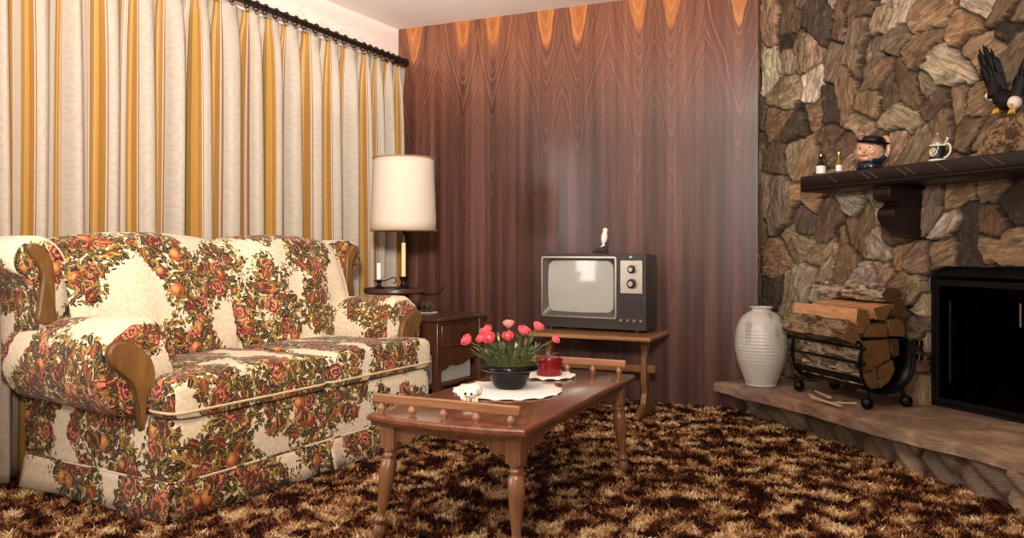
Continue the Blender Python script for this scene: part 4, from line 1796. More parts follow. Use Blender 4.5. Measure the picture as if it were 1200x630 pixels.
# ------------------------------------------------------------------ television on its stand
aV = math.radians(28)
tr = Vector((ray(757) * 4.40, 4.40))
tx_ = Vector((math.cos(aV), -math.sin(aV)))
tw, th, tz = .655, .425, .478
tp = tr - tx_ * (tw / 2)
tv = thing('television', 'old black cabinet television with grey screen and dial panel on wooden stand', 'television', (tp.x, tp.y, tz), -aV)
M_cab = plain('black_walnut_print', rgb(50, 42, 38), 0.35, 0, 0.2, 20)
M_bez = plain('dark_bezel', rgb(52, 46, 42), 0.35, 0.3)
M_sil = plain('silver_trim', rgb(186, 178, 168), 0.28, 0.9, 0.06, 60)
mb = MB()
hw = tw / 2
mb.box(-hw, hw, .05, .20, 0, th)
mb.add([(-hw + .02, .20, .01), (hw - .02, .20, .01), (hw - .02, .20, th - .01), (-hw + .02, .20, th - .01),
        (-hw + .14, .31, .05), (hw - .14, .31, .05), (hw - .14, .31, th - .08), (-hw + .14, .31, th - .08)],
       [(0, 1, 5, 4), (1, 2, 6, 5), (2, 3, 7, 6), (3, 0, 4, 7), (4, 5, 6, 7)])
obj('cabinet', mb, M_cab, tv, smooth=30, bevel=.006)
# front bezel with a sunken screen opening
sx0, sx1, sz0, sz1 = -hw + .012, hw - .172, .058, th - .014   # outer trim of the screen
gx0, gx1, gz0, gz1 = sx0 + .035, sx1 - .030, sz0 + .032, sz1 - .026
mb = MB()
mb.box(-hw, sx0, 0, .0499, 0, th)
mb.box(sx1, hw, 0, .0499, 0, th)
mb.box(sx0, sx1, 0, .0499, 0, sz0)
mb.box(sx0, sx1, 0, .0499, sz1, th)
obj('front_frame', mb, M_cab, tv, smooth=0)


def rrect(x0, x1, z0, z1, r, n=6, bow=0.0):
    pts = []
    for (cx, cz, a0) in ((x1 - r, z0 + r, -PI / 2), (x1 - r, z1 - r, 0), (x0 + r, z1 - r, PI / 2), (x0 + r, z0 + r, PI)):
        for k in range(n + 1):
            a = a0 + PI / 2 * k / n
            pts.append((cx + r * math.cos(a), cz + r * math.sin(a)))
    return pts


mb = MB()
o1, i1 = rrect(sx0, sx1, sz0, sz1, .012), rrect(sx0 + .009, sx1 - .009, sz0 + .009, sz1 - .009, .012)
k = len(o1)
mb.add([(a, -.006, b) for a, b in o1] + [(a, -.006, b) for a, b in i1] + [(a, .006, b) for a, b in o1] + [(a, .012, b) for a, b in i1],
       [f for q in range(k) for f in ((q, (q + 1) % k, k + (q + 1) % k, k + q), (q, 2 * k + q, 2 * k + (q + 1) % k, (q + 1) % k), (k + q, k + (q + 1) % k, 3 * k + (q + 1) % k, 3 * k + q))])
obj('screen_trim', mb, M_sil, tv, smooth=40)
mb = MB()
i2 = rrect(gx0, gx1, gz0, gz1, .04)
i1b = rrect(sx0 + .008, sx1 - .008, sz0 + .008, sz1 - .008, .012)
mb.add([(a, .000, b) for a, b in i1b] + [(a, .026, b) for a, b in i2], [(q, (q + 1) % k, k + (q + 1) % k, k + q) for q in range(k)])
obj('screen_mask', mb, plain('grey_mask', rgb(86, 80, 74), 0.35, 0.2), tv, smooth=50)
mb = MB()
gxc, gzc = (gx0 + gx1) / 2, (gz0 + gz1) / 2
ghx, ghz = (gx1 - gx0) / 2 + .006, (gz1 - gz0) / 2 + .006
mb.grid(24, 18, lambda i, j: (gxc + ghx * (i / 12 - 1), .030 - .013 * (1 - (i / 12 - 1) ** 2 * .5 - (j / 9 - 1) ** 2 * .5), gzc + ghz * (j / 9 - 1)))
M_scr = NT('picture_tube')
M_scr = M_scr.out(rgb(168, 166, 156), 0.10, 0, 0.6, Coat_Weight=0.6, Coat_Roughness=0.05)
obj('screen', mb, M_scr, tv, smooth=180)
# control panel
px0, px1 = sx1 + .022, hw - .022
mb = MB()
mb.box(px0, px1, -.004, -.0002, .205, th - .035)
cpn = obj('control_panel', mb, plain('brushed_panel', rgb(196, 186, 172), 0.3, 0.7), tv, smooth=0, bevel=.003)
mb = MB()
mb.box(px0 - .005, px1 + .005, -.0025, 0.0, .20, th - .03)
obj('panel_surround', mb, M_bez, tv, smooth=0, bevel=.002)
for z, r in ((th - .085, .026), (th - .165, .030)):
    mb = MB()
    Mk = T((px0 + px1) / 2 + .006, -.004, z) @ RX(PI / 2)
    mb.lathe([(0, 0), (r, 0), (r, .006), (r * .93, .009), (r * .62, .010), (r * .6, .022), (r * .5, .026), (0, .026)], 26, Mk)
    kn = obj('dial', mb, M_bez, tv, smooth=40)
    mb = MB()
    mb.lathe([(0, .0262), (r * .52, .0262), (r * .46, .030), (0, .030)], 22, Mk)
    mb.lathe([(r * .93, .0085), (r * 1.0, .0085), (r * 1.0, .0105), (r * .93, .0105)], 26, Mk)
    obj('dial_cap', mb, M_sil, kn, smooth=40)
for q in range(4):
    mb = MB()
    mb.lathe([(0, 0), (.009, 0), (.009, .010), (.006, .013), (0, .013)], 14, T(px0 + .006 + q * (px1 - px0 - .012) / 3, 0, .052) @ RX(PI / 2))
    obj('knob', mb, M_sil, tv, smooth=40)
mb = MB()
mb.lathe([(0, 0), (.010, 0), (.009, .010), (0, .012)], 14, T((px0 + px1) / 2 - .0, 0, th - .018) @ RX(PI / 2))
obj('knob', mb, M_sil, tv, smooth=40)
mb = MB()
for q in range(9):
    mb.box(px0, px1, -.003, .0, .075 + q * .0125, .080 + q * .0125)
obj('speaker_grille', mb, M_bez, tv, smooth=0)
for x in (-hw + .06, hw - .06):
    for y in (.03, .18):
        mb = MB()
        mb.lathe([(0, -.018), (.014, -.018), (.016, 0), (0, 0)], 12, T(x, y, 0))
        obj('foot', mb, M_bez, tv)

aK = math.radians(24.5)
kx = Vector((math.cos(aK), -math.sin(aK)))
ky = Vector((math.sin(aK), math.cos(aK)))
kc = Vector((ray(762) * 4.2, 4.2))
WK, DK, ZK = .74, .43, .46
kp = kc - kx * (WK / 2)
stand = thing('television_stand', 'light wooden trestle table under the television against the panelled wall', 'table', (kp.x, kp.y, 0), -aK)
mb = MB()
mb.box(-WK / 2, WK / 2, 0, DK, ZK - .022, ZK)
obj('table_top', mb, M_stand, stand, smooth=30, bevel=.006, segs=3)
for s in (-1, 1):
    x = s * (WK / 2 - .085)
    half = [(.045, ZK - .022), (.045, ZK - .06), (.030, ZK - .08), (.022, ZK - .10), (.034, ZK - .125), (.040, ZK - .15), (.040, .23), (.040, .19), (.026, .16), (.022, .13), (.036, .10), (.044, .075), (.10, .062), (.165, .038), (.185, .028), (.185, .014)]
    outl = [(DK / 2 + a, b) for a, b in half] + [(DK / 2 - a, b) for a, b in reversed(half)]
    mb = MB()
    mb.prism(outl, x - .016, x + .016, lambda p, q, k: (k, p, q))
    lg = obj('leg', mb, M_standleg, stand, smooth=30, bevel=.003)
    mb = MB()
    for yy in (DK / 2 - .165, DK / 2 + .165):
        mb.lathe([(0, 0), (.018, 0), (.020, .006), (.018, .0142), (0, .0142)], 14, T(x, yy, 0))
    obj('glide', mb, M_iron, lg)
mb = MB()
mb.box(-WK / 2 + .025, WK / 2 - .025, DK / 2 - .012, DK / 2 + .012, .245, .285)
obj('stretcher', mb, M_standleg, stand, smooth=30, bevel=.003)

# bird ornament on the television
bp = tp + tx_ * .0 + Vector((math.sin(aV), math.cos(aV))) * .09
t_, D_ = on_line(706, bp, tx_)
bp = bp + tx_ * t_
bird = thing('bird_ornament', 'small white bird ornament on a brown driftwood perch on the television', 'ornament', (bp.x, bp.y, tz + th), -aV)
mb = MB()
mb.tube([(-.055, 0, .012), (-.03, 0, .022), (-.005, .002, .020), (.02, 0, .028), (.028, 0, .05), (.018, 0, .066)], [.008, .016, .018, .015, .011, .006], 10)
mb.tube([(-.02, 0, .012), (.02, .01, .010), (.03, .01, .004)], [.012, .014, .006], 8)
obj('perch', mb, plain('driftwood', rgb(62, 38, 26), 0.7, 0, 0.4, 60), bird, smooth=60)
mb = MB()
Mb = T(.012, 0, .10) @ RY(math.radians(8))
mb.lathe([(0, -.048), (.010, -.042), (.017, -.02), (.019, .0), (.015, .02), (.0125, .028), (.0145, .038), (.011, .049), (0, .053)], 18, Mb)
mb.tube([(.016, 0, .055), (.004, 0, .05), (-.01, .0, .042)], [.009, .007, .003], 8)
obj('body', mb, plain('white_porcelain', rgb(240, 232, 220), 0.25), bird, smooth=60)
mb = MB()
mb.lathe([(0, 0), (.004, 0), (0, .012)], 8, T(.012 + .018, 0, .14) @ RY(PI / 2))
obj('beak', mb, plain('yellow_beak', rgb(210, 160, 40), 0.4), bird)

# ------------------------------------------------------------------ end table
e0 = on_z(513, 373, .53)
e1 = on_z(569, 366, .53)
ev = Vector((e1.x - e0.x, e1.y - e0.y))
WE = ev.length
ev.normalize()
ea = math.atan2(ev.y, ev.x)
ZE = .53
endt = thing('end_table', 'dark wooden end table with one drawer between sofa and panelled wall', 'end table', (e0.x, e0.y, 0), ea)
# local x along the front (away from the camera), y to the wall side
DE_ = .50
mb = MB()
mb.box(-.01, WE + .0, -.012, DE_, ZE - .024, ZE)
obj('table_top', mb, M_endt, endt, smooth=30, bevel=.007, segs=3)
for x in (.012, WE - .05):
    for y in (.012, DE_ - .05):
        mb = MB()
        mb.box(x, x + .042, y, y + .042, .0, ZE - .024)
        obj('leg', mb, M_endt, endt, smooth=30, bevel=.004)
mb = MB()
mb.box(.054, WE - .05, .016, .032, ZE - .045, ZE - .0241)
mb.box(.054, WE - .05, .016, .032, ZE - .20, ZE - .185)
mb.box(.016, .034, .054, DE_ - .05, ZE - .20, ZE - .0241)
mb.box(WE - .034, WE - .016, .054, DE_ - .05, ZE - .20, ZE - .0241)
mb.box(.054, WE - .05, DE_ - .03, DE_ - .014, ZE - .20, ZE - .0241)
obj('frame', mb, M_endt, endt, smooth=0)
mb = MB()
mb.box(.058, WE - .054, .010, .03, ZE - .182, ZE - .048)
dr = obj('drawer', mb, M_endt, endt, smooth=30, bevel=.004)
mb = MB()
mb.lathe([(0, 0), (.006, 0), (.006, .010), (.015, .016), (.013, .024), (0, .026)], 16, T(WE / 2, .0099, ZE - .115) @ RX(PI / 2))
obj('knob', mb, M_bronze, dr)
# scalloped lower apron and bottom shelf
mb = MB()
sc_ = [(.054, .33), (WE - .05, .33), (WE - .05, .262), (WE - .10, .258), (WE - .16, .262), (WE - .22, .240), (WE - .30, .236), (.15, .25), (.10, .225), (.054, .222)]
mb.prism(sc_, .018, .032, lambda p, q, k: (p, k, q))
obj('apron', mb, M_endt, endt, smooth=30)
mb = MB()
mb.box(.034, WE - .03, .034, DE_ - .034, .115, .135)
obj('shelf', mb, M_endt, endt, smooth=30, bevel=.003)
# pale box standing on the lower shelf
pbm = MB()
pbm.box(.06, WE - .08, .06, .30, .136, .30)
pb = obj('storage_box', pbm, plain('pale_grey_card', rgb(178, 170, 160), 0.7), None, smooth=0, bevel=.006)
pb.location = (e0.x, e0.y, 0)
pb.rotation_euler = (0, 0, ea)
tag(pb, 'pale grey box on the lower shelf of the dark end table', 'box')

gl = on_z(501, 366.5, ZE)
doily((gl.x, gl.y, ZE), .062, 'tiny white doily under the glass dome on the end table', 20, ZE)
dome = thing('paperweight', 'clear glass dome paperweight with greenery inside on the end table', 'paperweight', (gl.x, gl.y, ZE + .0055))
mb = MB()
mb.lathe([(0, 0), (.033, 0), (.036, .003), (.036, .010), (.034, .012), (0, .012)], 24)
obj('base', mb, plain('dark_base', rgb(36, 28, 24), 0.4), dome)
M_clear = NT('clear_glass')
M_clear = M_clear.out((1, 1, 1, 1), 0.02, 0, 0.5, Transmission_Weight=1.0, IOR=1.45)
mb = MB()
mb.lathe([(.034, .0125)] + [(.042 * math.cos(a), .034 + .040 * math.sin(a)) for a in [-.5 + (PI / 2 + .5) * q / 10 for q in range(10)]] + [(0, .074)], 28)
dg_ = obj('glass', mb, M_clear, dome, smooth=80)
so = dg_.modifiers.new('thickness', 'SOLIDIFY')
so.thickness = 0.003
mb = MB()
rr = random.Random(8)
for k in range(26):
    a, el = rr.uniform(0, 2 * PI), rr.uniform(.1, 1.4)
    d = Vector((math.cos(a) * math.cos(el), math.sin(a) * math.cos(el), math.sin(el)))
    leafmesh(mb, Vector((0, 0, .018)), d, rr.uniform(.018, .030), .006)
obj('greenery', mb, M_leaf, dome, recalc=False)

# ------------------------------------------------------------------ floor lamp with tray
lp = Vector((ray(473) * 4.42, 4.42))
lamp = thing('floor_lamp', 'floor lamp with cream drum shade and dark tray beside the sofa', 'lamp', (lp.x, lp.y, 0))
DLm = 4.42
M_shade = NT('lamp_shade_linen')
M_shade = M_shade.out(M_shade.mix(M_shade.noise(M_shade.mapping(M_shade.coord(), (300, 300, 40)), 1.0, 2), rgb(194, 178, 160), rgb(208, 193, 175)), 0.8, 0, 0.2)
zs0, zs1 = zat(270, DLm), zat(186, DLm)
mb = MB()
mb.lathe([(.180, zs0), (.184, zs0 + .2), (.172, zs1)][:1] + [(.184 - (.184 - .168) * q / 8, zs0 + (zs1 - zs0) * q / 8) for q in range(1, 9)], 48)
sh = obj('lamp_shade', mb, M_shade, lamp, smooth=60)
so = sh.modifiers.new('thickness', 'SOLIDIFY')
so.thickness = 0.003
for z, r in ((zs0, .1835), (zs1, .1685)):
    mb = MB()
    mb.tube([(r * math.cos(a), r * math.sin(a), z) for a in [2 * PI * q / 48 for q in range(48)]], .0045, 6, closed=True)
    obj('shade_trim', mb, plain('shade_trim', rgb(150, 116, 78), 0.6), lamp)
ztr = zat(338, DLm)
mb = MB()
mb.lathe([(0, 0), (.14, 0), (.145, .008), (.13, .020), (.05, .030), (.025, .045), (.018, .08), (.012, .10), (.012, ztr - .10), (.020, ztr - .085), (.026, ztr - .07), (.020, ztr - .05), (.032, ztr - .035), (.036, ztr - .03), (0, ztr - .03)], 24)
obj('base_pole', mb, M_bronze, lamp, smooth=50)
# long tray board
mb = MB()
trc = (-.05, .02)
mb.lathe([(0, ztr - .028), (.16, ztr - .028), (.172, ztr - .020), (.174, ztr - .006), (.168, ztr + .004), (.162, ztr - .004), (0, ztr - .006)], 48, T(trc[0], trc[1], 0))
obj('tray', mb, wood('tray_wood', rgb(40, 24, 18), rgb(76, 50, 36), .35), lamp, smooth=40)
mb = MB()
mb.tube(spline([(.10, .0, ztr - .03), (.15, -.02, ztr - .032), (.19, -.03, ztr - .025), (.215, -.03, ztr - .008), (.222, -.03, ztr + .012)], 5), .005, 8)
obj('tray_hook', mb, M_bronze, lamp)
mb = MB()
mb.lathe([(0, ztr - .006), (.045, ztr - .006), (.046, ztr + .002), (.030, ztr + .010), (.018, ztr + .022), (.014, ztr + .04), (.022, ztr + .055), (.026, ztr + .062), (.022, ztr + .068), (0, ztr + .068)], 22)
obj('stem_base', mb, M_bronze, lamp, smooth=50)
mb = MB()
mb.lathe([(0, ztr + .0682), (.0125, ztr + .0682), (.0125, ztr + .255), (0, ztr + .255)], 18)
obj('candle_sleeve', mb, plain('ivory_sleeve', rgb(222, 200, 150), 0.45), lamp)
mb = MB()
mb.lathe([(0, ztr + .2552), (.014, ztr + .2552), (.015, ztr + .27), (.010, ztr + .285), (.012, ztr + .30), (.008, ztr + .31), (.006, zs0 + .15), (.006, zs1 - .02), (0, zs1 - .02)], 16)
for q in range(3):
    a = 2 * PI * q / 3
    mb.tube([(0, 0, zs1 - .03), (.168 * math.cos(a), .168 * math.sin(a), zs1 - .004)], .002, 5)
obj('socket', mb, M_bronze, lamp)
bl = bpy.data.lights.new('lamp_ceiling_fill', 'SPOT')  # upward spot added to brighten the ceiling; the shade itself stays unlit
bl.energy = 26
bl.color = (1.0, 0.93, 0.86)
bl.spot_size = math.radians(130)
bl.spot_blend = 0.8
bl.shadow_soft_size = 0.03
blo = bpy.data.objects.new('lamp_ceiling_fill', bl)
COL.objects.link(blo)
blo.location = (lp.x, lp.y, zs1 - .10)
blo.rotation_euler = (PI, 0, 0)
# chamberstick with a white candle, standing on the tray
D2 = 4.40
cp = atD(444, 338, D2)
chs = thing('candle_holder', 'dark metal chamberstick with a loop handle on the lamp tray', 'candle holder', (cp.x, cp.y, ztr - .004))
mb = MB()
mb.lathe([(0, 0), (.036, 0), (.037, .003), (.030, .010), (.014, .018), (.010, .030), (.014, .042), (.030, .048), (.031, .051), (.012, .052), (.0115, .056), (0, .056)], 24)
obj('stick', mb, M_bronze, chs, smooth=50)
mb = MB()
mb.tube(spline([(.028, 0, .048), (.05, 0, .054), (.075, 0, .066), (.092, 0, .062), (.094, 0, .044), (.082, 0, .034)], 5), .0032, 7)
obj('handle', mb, M_bronze, chs)
can = thing('candle', 'short white candle standing in the dark chamberstick', 'candle', (cp.x, cp.y, ztr - .004 + .0565))
mb = MB()
mb.lathe([(0, 0), (.0125, 0), (.0125, .086), (.011, .091), (0, .089)], 18)
obj('wax', mb, plain('white_wax', rgb(238, 226, 208), 0.5), can)
mb = MB()
mb.tube([(0, 0, .088), (.001, 0, .096), (.003, 0, .102)], .0011, 5)
obj('wick', mb, M_iron, can)

# ------------------------------------------------------------------ mantel shelf
MO = .27
tm0, Dm0 = f_t(938, MO)
zm1, zm0 = zat(206.7, Dm0), zat(225.5, Dm0)
mant = thing('mantel_shelf', 'long black wooden mantel shelf on a carved corbel across the stone wall', 'mantel', fpt(tm0, 0, 0))
ox, oy = fpt(tm0, 0, 0).x, fpt(tm0, 0, 0).y


def ml(t, off, z):
    p = fpt(tm0 + t, off, z)
    return (p.x - ox, p.y - oy, z)


LM = 2.35
hm = zm1 - zm0
mb = MB()
prof_m = [(-.0, zm0), (MO - .02, zm0), (MO - .006, zm0 + .004), (MO, zm0 + .016), (MO - .004, zm0 + .022), (MO, zm0 + .030), (MO, zm1 - .012), (MO - .004, zm1 - .003), (MO - .012, zm1), (0, zm1)]
mb.prism(prof_m, 0, LM, lambda p, q, k: ml(k, p, q))
obj('shelf', mb, M_mantel, mant, smooth=30)
for k in range(9):
    t0 = .20 + k * .21
    for q in (0, .045):
        if k % 3 == 0 and q:
            continue
        mb = MB()
        a, b = ml(t0 + q, MO + .0005, zm1 - .014), ml(t0 + q + .055, MO + .0005, zm0 + .034)
        mb.tube([a, b], .0022, 5)
        obj('carved_line', mb, M_mgroove, mant)
# corbels
for xpx in (1054, None):
    if xpx:
        tcb, _ = f_t(xpx, .12)
    else:
        tcb = tcb + 1.15
    cprof = spline([(.0, zm0), (.22, zm0), (.235, zm0 - .02), (.232, zm0 - .055), (.205, zm0 - .075), (.165, zm0 - .078), (.175, zm0 - .095), (.205, zm0 - .115), (.205, zm0 - .155), (.165, zm0 - .20), (.10, zm0 - .235), (.0, zm0 - .25)], 4)
    mb = MB()
    mb.prism([(a, b - .0005) for a, b in cprof], tcb - tm0 - .05, tcb - tm0 + .05, lambda p, q, k: ml(k, p, q))
    obj('corbel', mb, M_mantel, mant, smooth=35, bevel=.004)


def on_mantel(x, off):
    t, D = f_t(x, off)
    return fpt(t, off, zm1), D


# mantel ornaments: two miniature bottles
p, D = on_mantel(962, .22)
bot = thing('miniature_bottle', 'dark glass miniature bottle with a white label on the mantel end', 'bottle', p, math.atan2(nF.y, nF.x))
mb = MB()
mb.lathe([(0, 0), (.021, 0), (.023, .004), (.023, .050), (.019, .060), (.009, .068), (.008, .088), (.010, .090), (.010, .096), (0, .097)], 20)
obj('glass', mb, plain('dark_bottle_glass', rgb(28, 22, 14), 0.08), bot, smooth=50)
mb = MB()
mb.lathe([(.0236, .008), (.0238, .010), (.0238, .046), (.0236, .048)], 20)
obj('bottle_label', mb, plain('white_label', rgb(236, 232, 220), 0.6), bot)
mb = MB()
mb.lathe([(0, .097), (.0095, .097), (.0095, .108), (0, .110)], 16)
obj('cap', mb, plain('grey_cap', rgb(150, 140, 128), 0.3, 0.8), bot)
p, D = on_mantel(983, .22)
bot = thing('miniature_bottle', 'slim yellow-green miniature bottle with white label next to the dark bottle', 'bottle', p, math.atan2(nF.y, nF.x))
mb = MB()
mb.lathe([(0, 0), (.013, 0), (.0145, .003), (.0145, .052), (.007, .068), (.006, .094), (0, .096)], 18)
obj('glass', mb, plain('amber_glass', rgb(122, 112, 30), 0.08), bot, smooth=50)
mb = MB()
mb.lathe([(.0149, .010), (.0151, .012), (.0151, .038), (.0149, .040)], 18)
obj('bottle_label', mb, M_lace, bot)
mb = MB()
mb.lathe([(0, .094), (.0075, .094), (.0075, .106), (0, .107)], 14)
obj('cap', mb, M_sil, bot)

# character jug: a smiling seaman's head
p, D = on_mantel(1019, .20)
jug = thing('character_jug', 'pottery jug shaped as a smiling ruddy face under a black hat on mantel', 'jug', p, math.atan2(nF.y, nF.x) + PI / 2 + .38)
# local: face looks along -y
M_skin = NT('painted_skin')
M_skin = M_skin.out(M_skin.mix(M_skin.noise(M_skin.coord(), 28, 3), rgb(206, 150, 118), rgb(226, 180, 150)), 0.25)
M_navy = plain('navy_glaze', rgb(26, 28, 44), 0.18)
M_hat = plain('black_hat_glaze', rgb(16, 15, 17), 0.2)
M_hair = plain('grey_hair_glaze', rgb(150, 126, 100), 0.35, 0, .3, 60)
mb = MB()
mb.lathe([(0, 0), (.055, 0), (.062, .006), (.058, .026), (.050, .04), (0, .05)], 26, None, 0, 1.0, .85)
mb.tube([(.03, -.035, .035), (.055, -.01, .04), (.075, .0, .06)], [.016, .014, .012], 10)
obj('shoulders', mb, M_navy, jug, smooth=60)
mb = MB()
mb.lathe([(0, .034), (.034, .036), (.052, .056), (.060, .085), (.060, .112), (.056, .128), (.048, .138), (0, .14)], 28, None, 0, 1.0, .92)
# cheeks, nose, chin, brow
mb.sphere((-.027, -.044, .082), (.017, .013, .015), 14)
mb.sphere((.027, -.044, .082), (.017, .013, .015), 14)
mb.sphere((0, -.060, .088), (.010, .013, .012), 14)
mb.sphere((0, -.046, .052), (.020, .014, .012), 14)
mb.sphere((-.022, -.046, .112), (.014, .008, .006), 12)
mb.sphere((.022, -.046, .112), (.014, .008, .006), 12)
obj('face', mb, M_skin, jug, smooth=80)
mb = MB()
for x in (-.022, .022):
    mb.sphere((x, -.0525, .102), (.005, .004, .004), 10)
obj('eyes', mb, M_hat, jug)
mb = MB()
mb.tube([(-.018, -.056, .070), (-.009, -.061, .066), (0, -.062, .065), (.009, -.061, .066), (.018, -.056, .070)], [.0015, .003, .0035, .003, .0015], 8)
obj('mouth', mb, plain('red_lips', rgb(150, 60, 50), 0.3), jug)
for s in (-1, 1):
    mb = MB()
    mb.sphere((s * .060, -.008, .09), (.010, .014, .018), 12)
    mb.sphere((s * .057, .012, .075), (.016, .03, .03), 12)
    obj('side_hair', mb, M_hair, jug, smooth=70)
mb = MB()
mb.lathe([(.048, .124), (.066, .122), (.078, .128), (.080, .136), (.070, .138), (.056, .136), (.054, .150), (.048, .160), (.030, .164), (0, .164)], 28, T(0, 0, 0) @ RY(.16))
obj('hat', mb, M_hat, jug, smooth=50)
mb = MB()
mb.tube(spline([(.052, .0, .13), (.075, .0, .150), (.088, .0, .135), (.090, .0, .10), (.085, 0, .07), (.06, 0, .05)], 5), .011, 10)
obj('jug_handle', mb, plain('handle_glaze', rgb(196, 150, 112), 0.25), jug, smooth=60)

# stein
p, D = on_mantel(1099, .20)
stein = thing('beer_stein', 'small dark lidded stein with cream handle and scroll medallion on mantel', 'stein', p, math.atan2(nF.y, nF.x))
sr = .033
mb = MB()
mb.lathe([(0, 0), (sr, 0), (sr * 1.06, .004), (sr * 1.04, .010), (sr * .97, .014), (sr * .93, .068), (sr * .97, .074), (0, .074)], 26)
obj('body', mb, plain('dark_stein_glaze', rgb(34, 32, 34), 0.25), stein, smooth=40)
mb = MB()
mb.lathe([(sr * 1.05, .001), (sr * 1.1, .003), (sr * 1.1, .008), (sr * 1.03, .011)], 26)
mb.lathe([(sr * .95, .068), (sr * 1.0, .070), (sr * 1.0, .075), (sr * .95, .076)], 26)
obj('band', mb, M_cer, stein, smooth=40)
mb = MB()
for rr_, wq in ((.017, .0022), (.010, .002)):
    pts = []
    for q in range(22):
        a = 2 * PI * q / 22
        yy, z_ = rr_ * math.cos(a), .042 + rr_ * math.sin(a)
        pts.append((math.sqrt(max(1e-6, (sr * .97) ** 2 - yy * yy)), yy, z_))
    mb.tube(pts, wq, 6, closed=True)
mb.tube([(sr * .97, -.006, .034), (sr * .985, .0, .042), (sr * .97, .006, .050)], .003, 6)
obj('medallion', mb, M_cer, stein)
mb = MB()
mb.lathe([(sr * 1.0, .0765), (sr * 1.02, .079), (sr * .9, .088), (sr * .55, .104), (sr * .28, .114), (.006, .118), (.008, .124), (.004, .132), (0, .133)], 24)
mb.lathe([(0, .0765), (sr, .0765)], 24)
obj('lid', mb, plain('pewter', rgb(176, 160, 136), 0.35, 0.6), stein, smooth=50)
hd = wF
M2 = RZ(-math.atan2(nF.y, nF.x))
dirh = Vector((wF.x * nF.x + wF.y * nF.y, -wF.x * nF.y + wF.y * nF.x, 0)).normalized()
mb = MB()
mb.tube(spline([dirh[:], ][:0] + [tuple(dirh * a + Vector((0, 0, b))) for a, b in ((.030, .070), (.052, .074), (.064, .056), (.060, .034), (.046, .020), (.032, .016))], 5), .0045, 8)
obj('handle', mb, M_cer, stein)
mb = MB()
mb.tube([tuple(dirh * .034 + Vector((0, 0, .078))), tuple(dirh * .046 + Vector((0, 0, .090))), tuple(dirh * .050 + Vector((0, 0, .102)))], [.003, .004, .006], 8)
obj('thumb_lift', mb, M_cer, stein)

# eagle figurine
p, D = on_mantel(1186, .18)
pxm = D / F    # metres per picture pixel at the eagle
eag = thing('eagle_figurine', 'black eagle figurine with white head and raised wings on driftwood on mantel', 'figurine', p, 0)
# local x to the picture's right, y away, z up
M_feath = NT('black_feather')
M_feath.bump(M_feath.noise(M_feath.mapping(M_feath.coord(), (120, 120, 20)), 1.0, 3), .6, .004)
M_feath = M_feath.out(rgb(18, 15, 15), 0.55, 0, 0.3)
M_white = plain('white_feather', rgb(240, 228, 220), 0.5, 0, .06, 80)
M_yel = plain('yellow_talon', rgb(214, 168, 40), 0.4)


EO = .18
wv, nv3 = Vector((wF.x, wF.y, 0)), Vector((nF.x, nF.y, 0))
kf = (f_t(1190, EO)[0] - f_t(1182, EO)[0]) / 8       # metres along the wall per picture pixel here
ME = Matrix(((wv.x, -nv3.x, 0, 0), (wv.y, -nv3.y, 0, 0), (0, 0, 1.14, 0), (0, 0, 0, 1)))   # x along the wall, y into it


def el(x, y, o=0.0):
    t, Dq = f_t(x, EO + o)
    q = fpt(t, EO + o, zat(y, Dq)) - p
    return Vector((q.x, q.y, q.z))


mb = MB()
mb.tube([(-.09, 0, .0), (-.07, .0, .05), (-.04, .0, .10), (-.02, 0, .125)], [.045, .042, .035, .02], 14, M=ME)
mb.tube([(.10, .01, .0), (.08, .0, .05), (.05, .0, .10), (.03, 0, .135)], [.05, .045, .036, .022], 14, M=ME)
mb.tube([(0, .01, 0), (.0, .01, .06), (.01, .0, .12)], [.07, .058, .035], 14, M=ME)
for k in range(18):
    a = -1.2 + 2.4 * k / 17
    mb.tube([(.03 * math.sin(a), -.03, .125), (.075 * math.sin(a), -.054, .07), (.13 * math.sin(a * 1.1), -.060 * math.cos(a * .8), .0)], [.004, .009, .011], 6, M=ME)
obj('driftwood', mb, make_bark(rgb(160, 130, 98), rgb(70, 50, 36), 'gnarled_wood'), eag, smooth=60)
Hd = el(1189, 120, .035)
mb = MB()
mb.tube([el(1167, 111), el(1173, 114, .01), el(1180, 118, .015), Hd], [.014, .036, .042, .024], 16)
obj('body', mb, M_feath, eag, smooth=70)
mb = MB()
mb.sphere(Hd, (.027, .026, .027), 18)
obj('head', mb, M_white, eag, smooth=70)
mb = MB()
mb.tube([Hd + nv3 * .018 + Vector((.006, 0, -.006)), Hd + nv3 * .034 + Vector((.008, 0, -.012)), Hd + nv3 * .036 + Vector((.008, 0, -.026))], [.010, .007, .001], 8)
obj('beak', mb, M_yel, eag)
mb = MB()
for k in range(5):
    leafmesh(mb, el(1166, 112) + nv3 * (.004 * k), -wv + Vector((0, 0, .05 + .09 * (k - 2))), 10 * kf, .016, nv3)
tl_ = obj('tail', mb, M_white, eag, recalc=False)
so = tl_.modifiers.new('thickness', 'SOLIDIFY')
so.thickness = .003


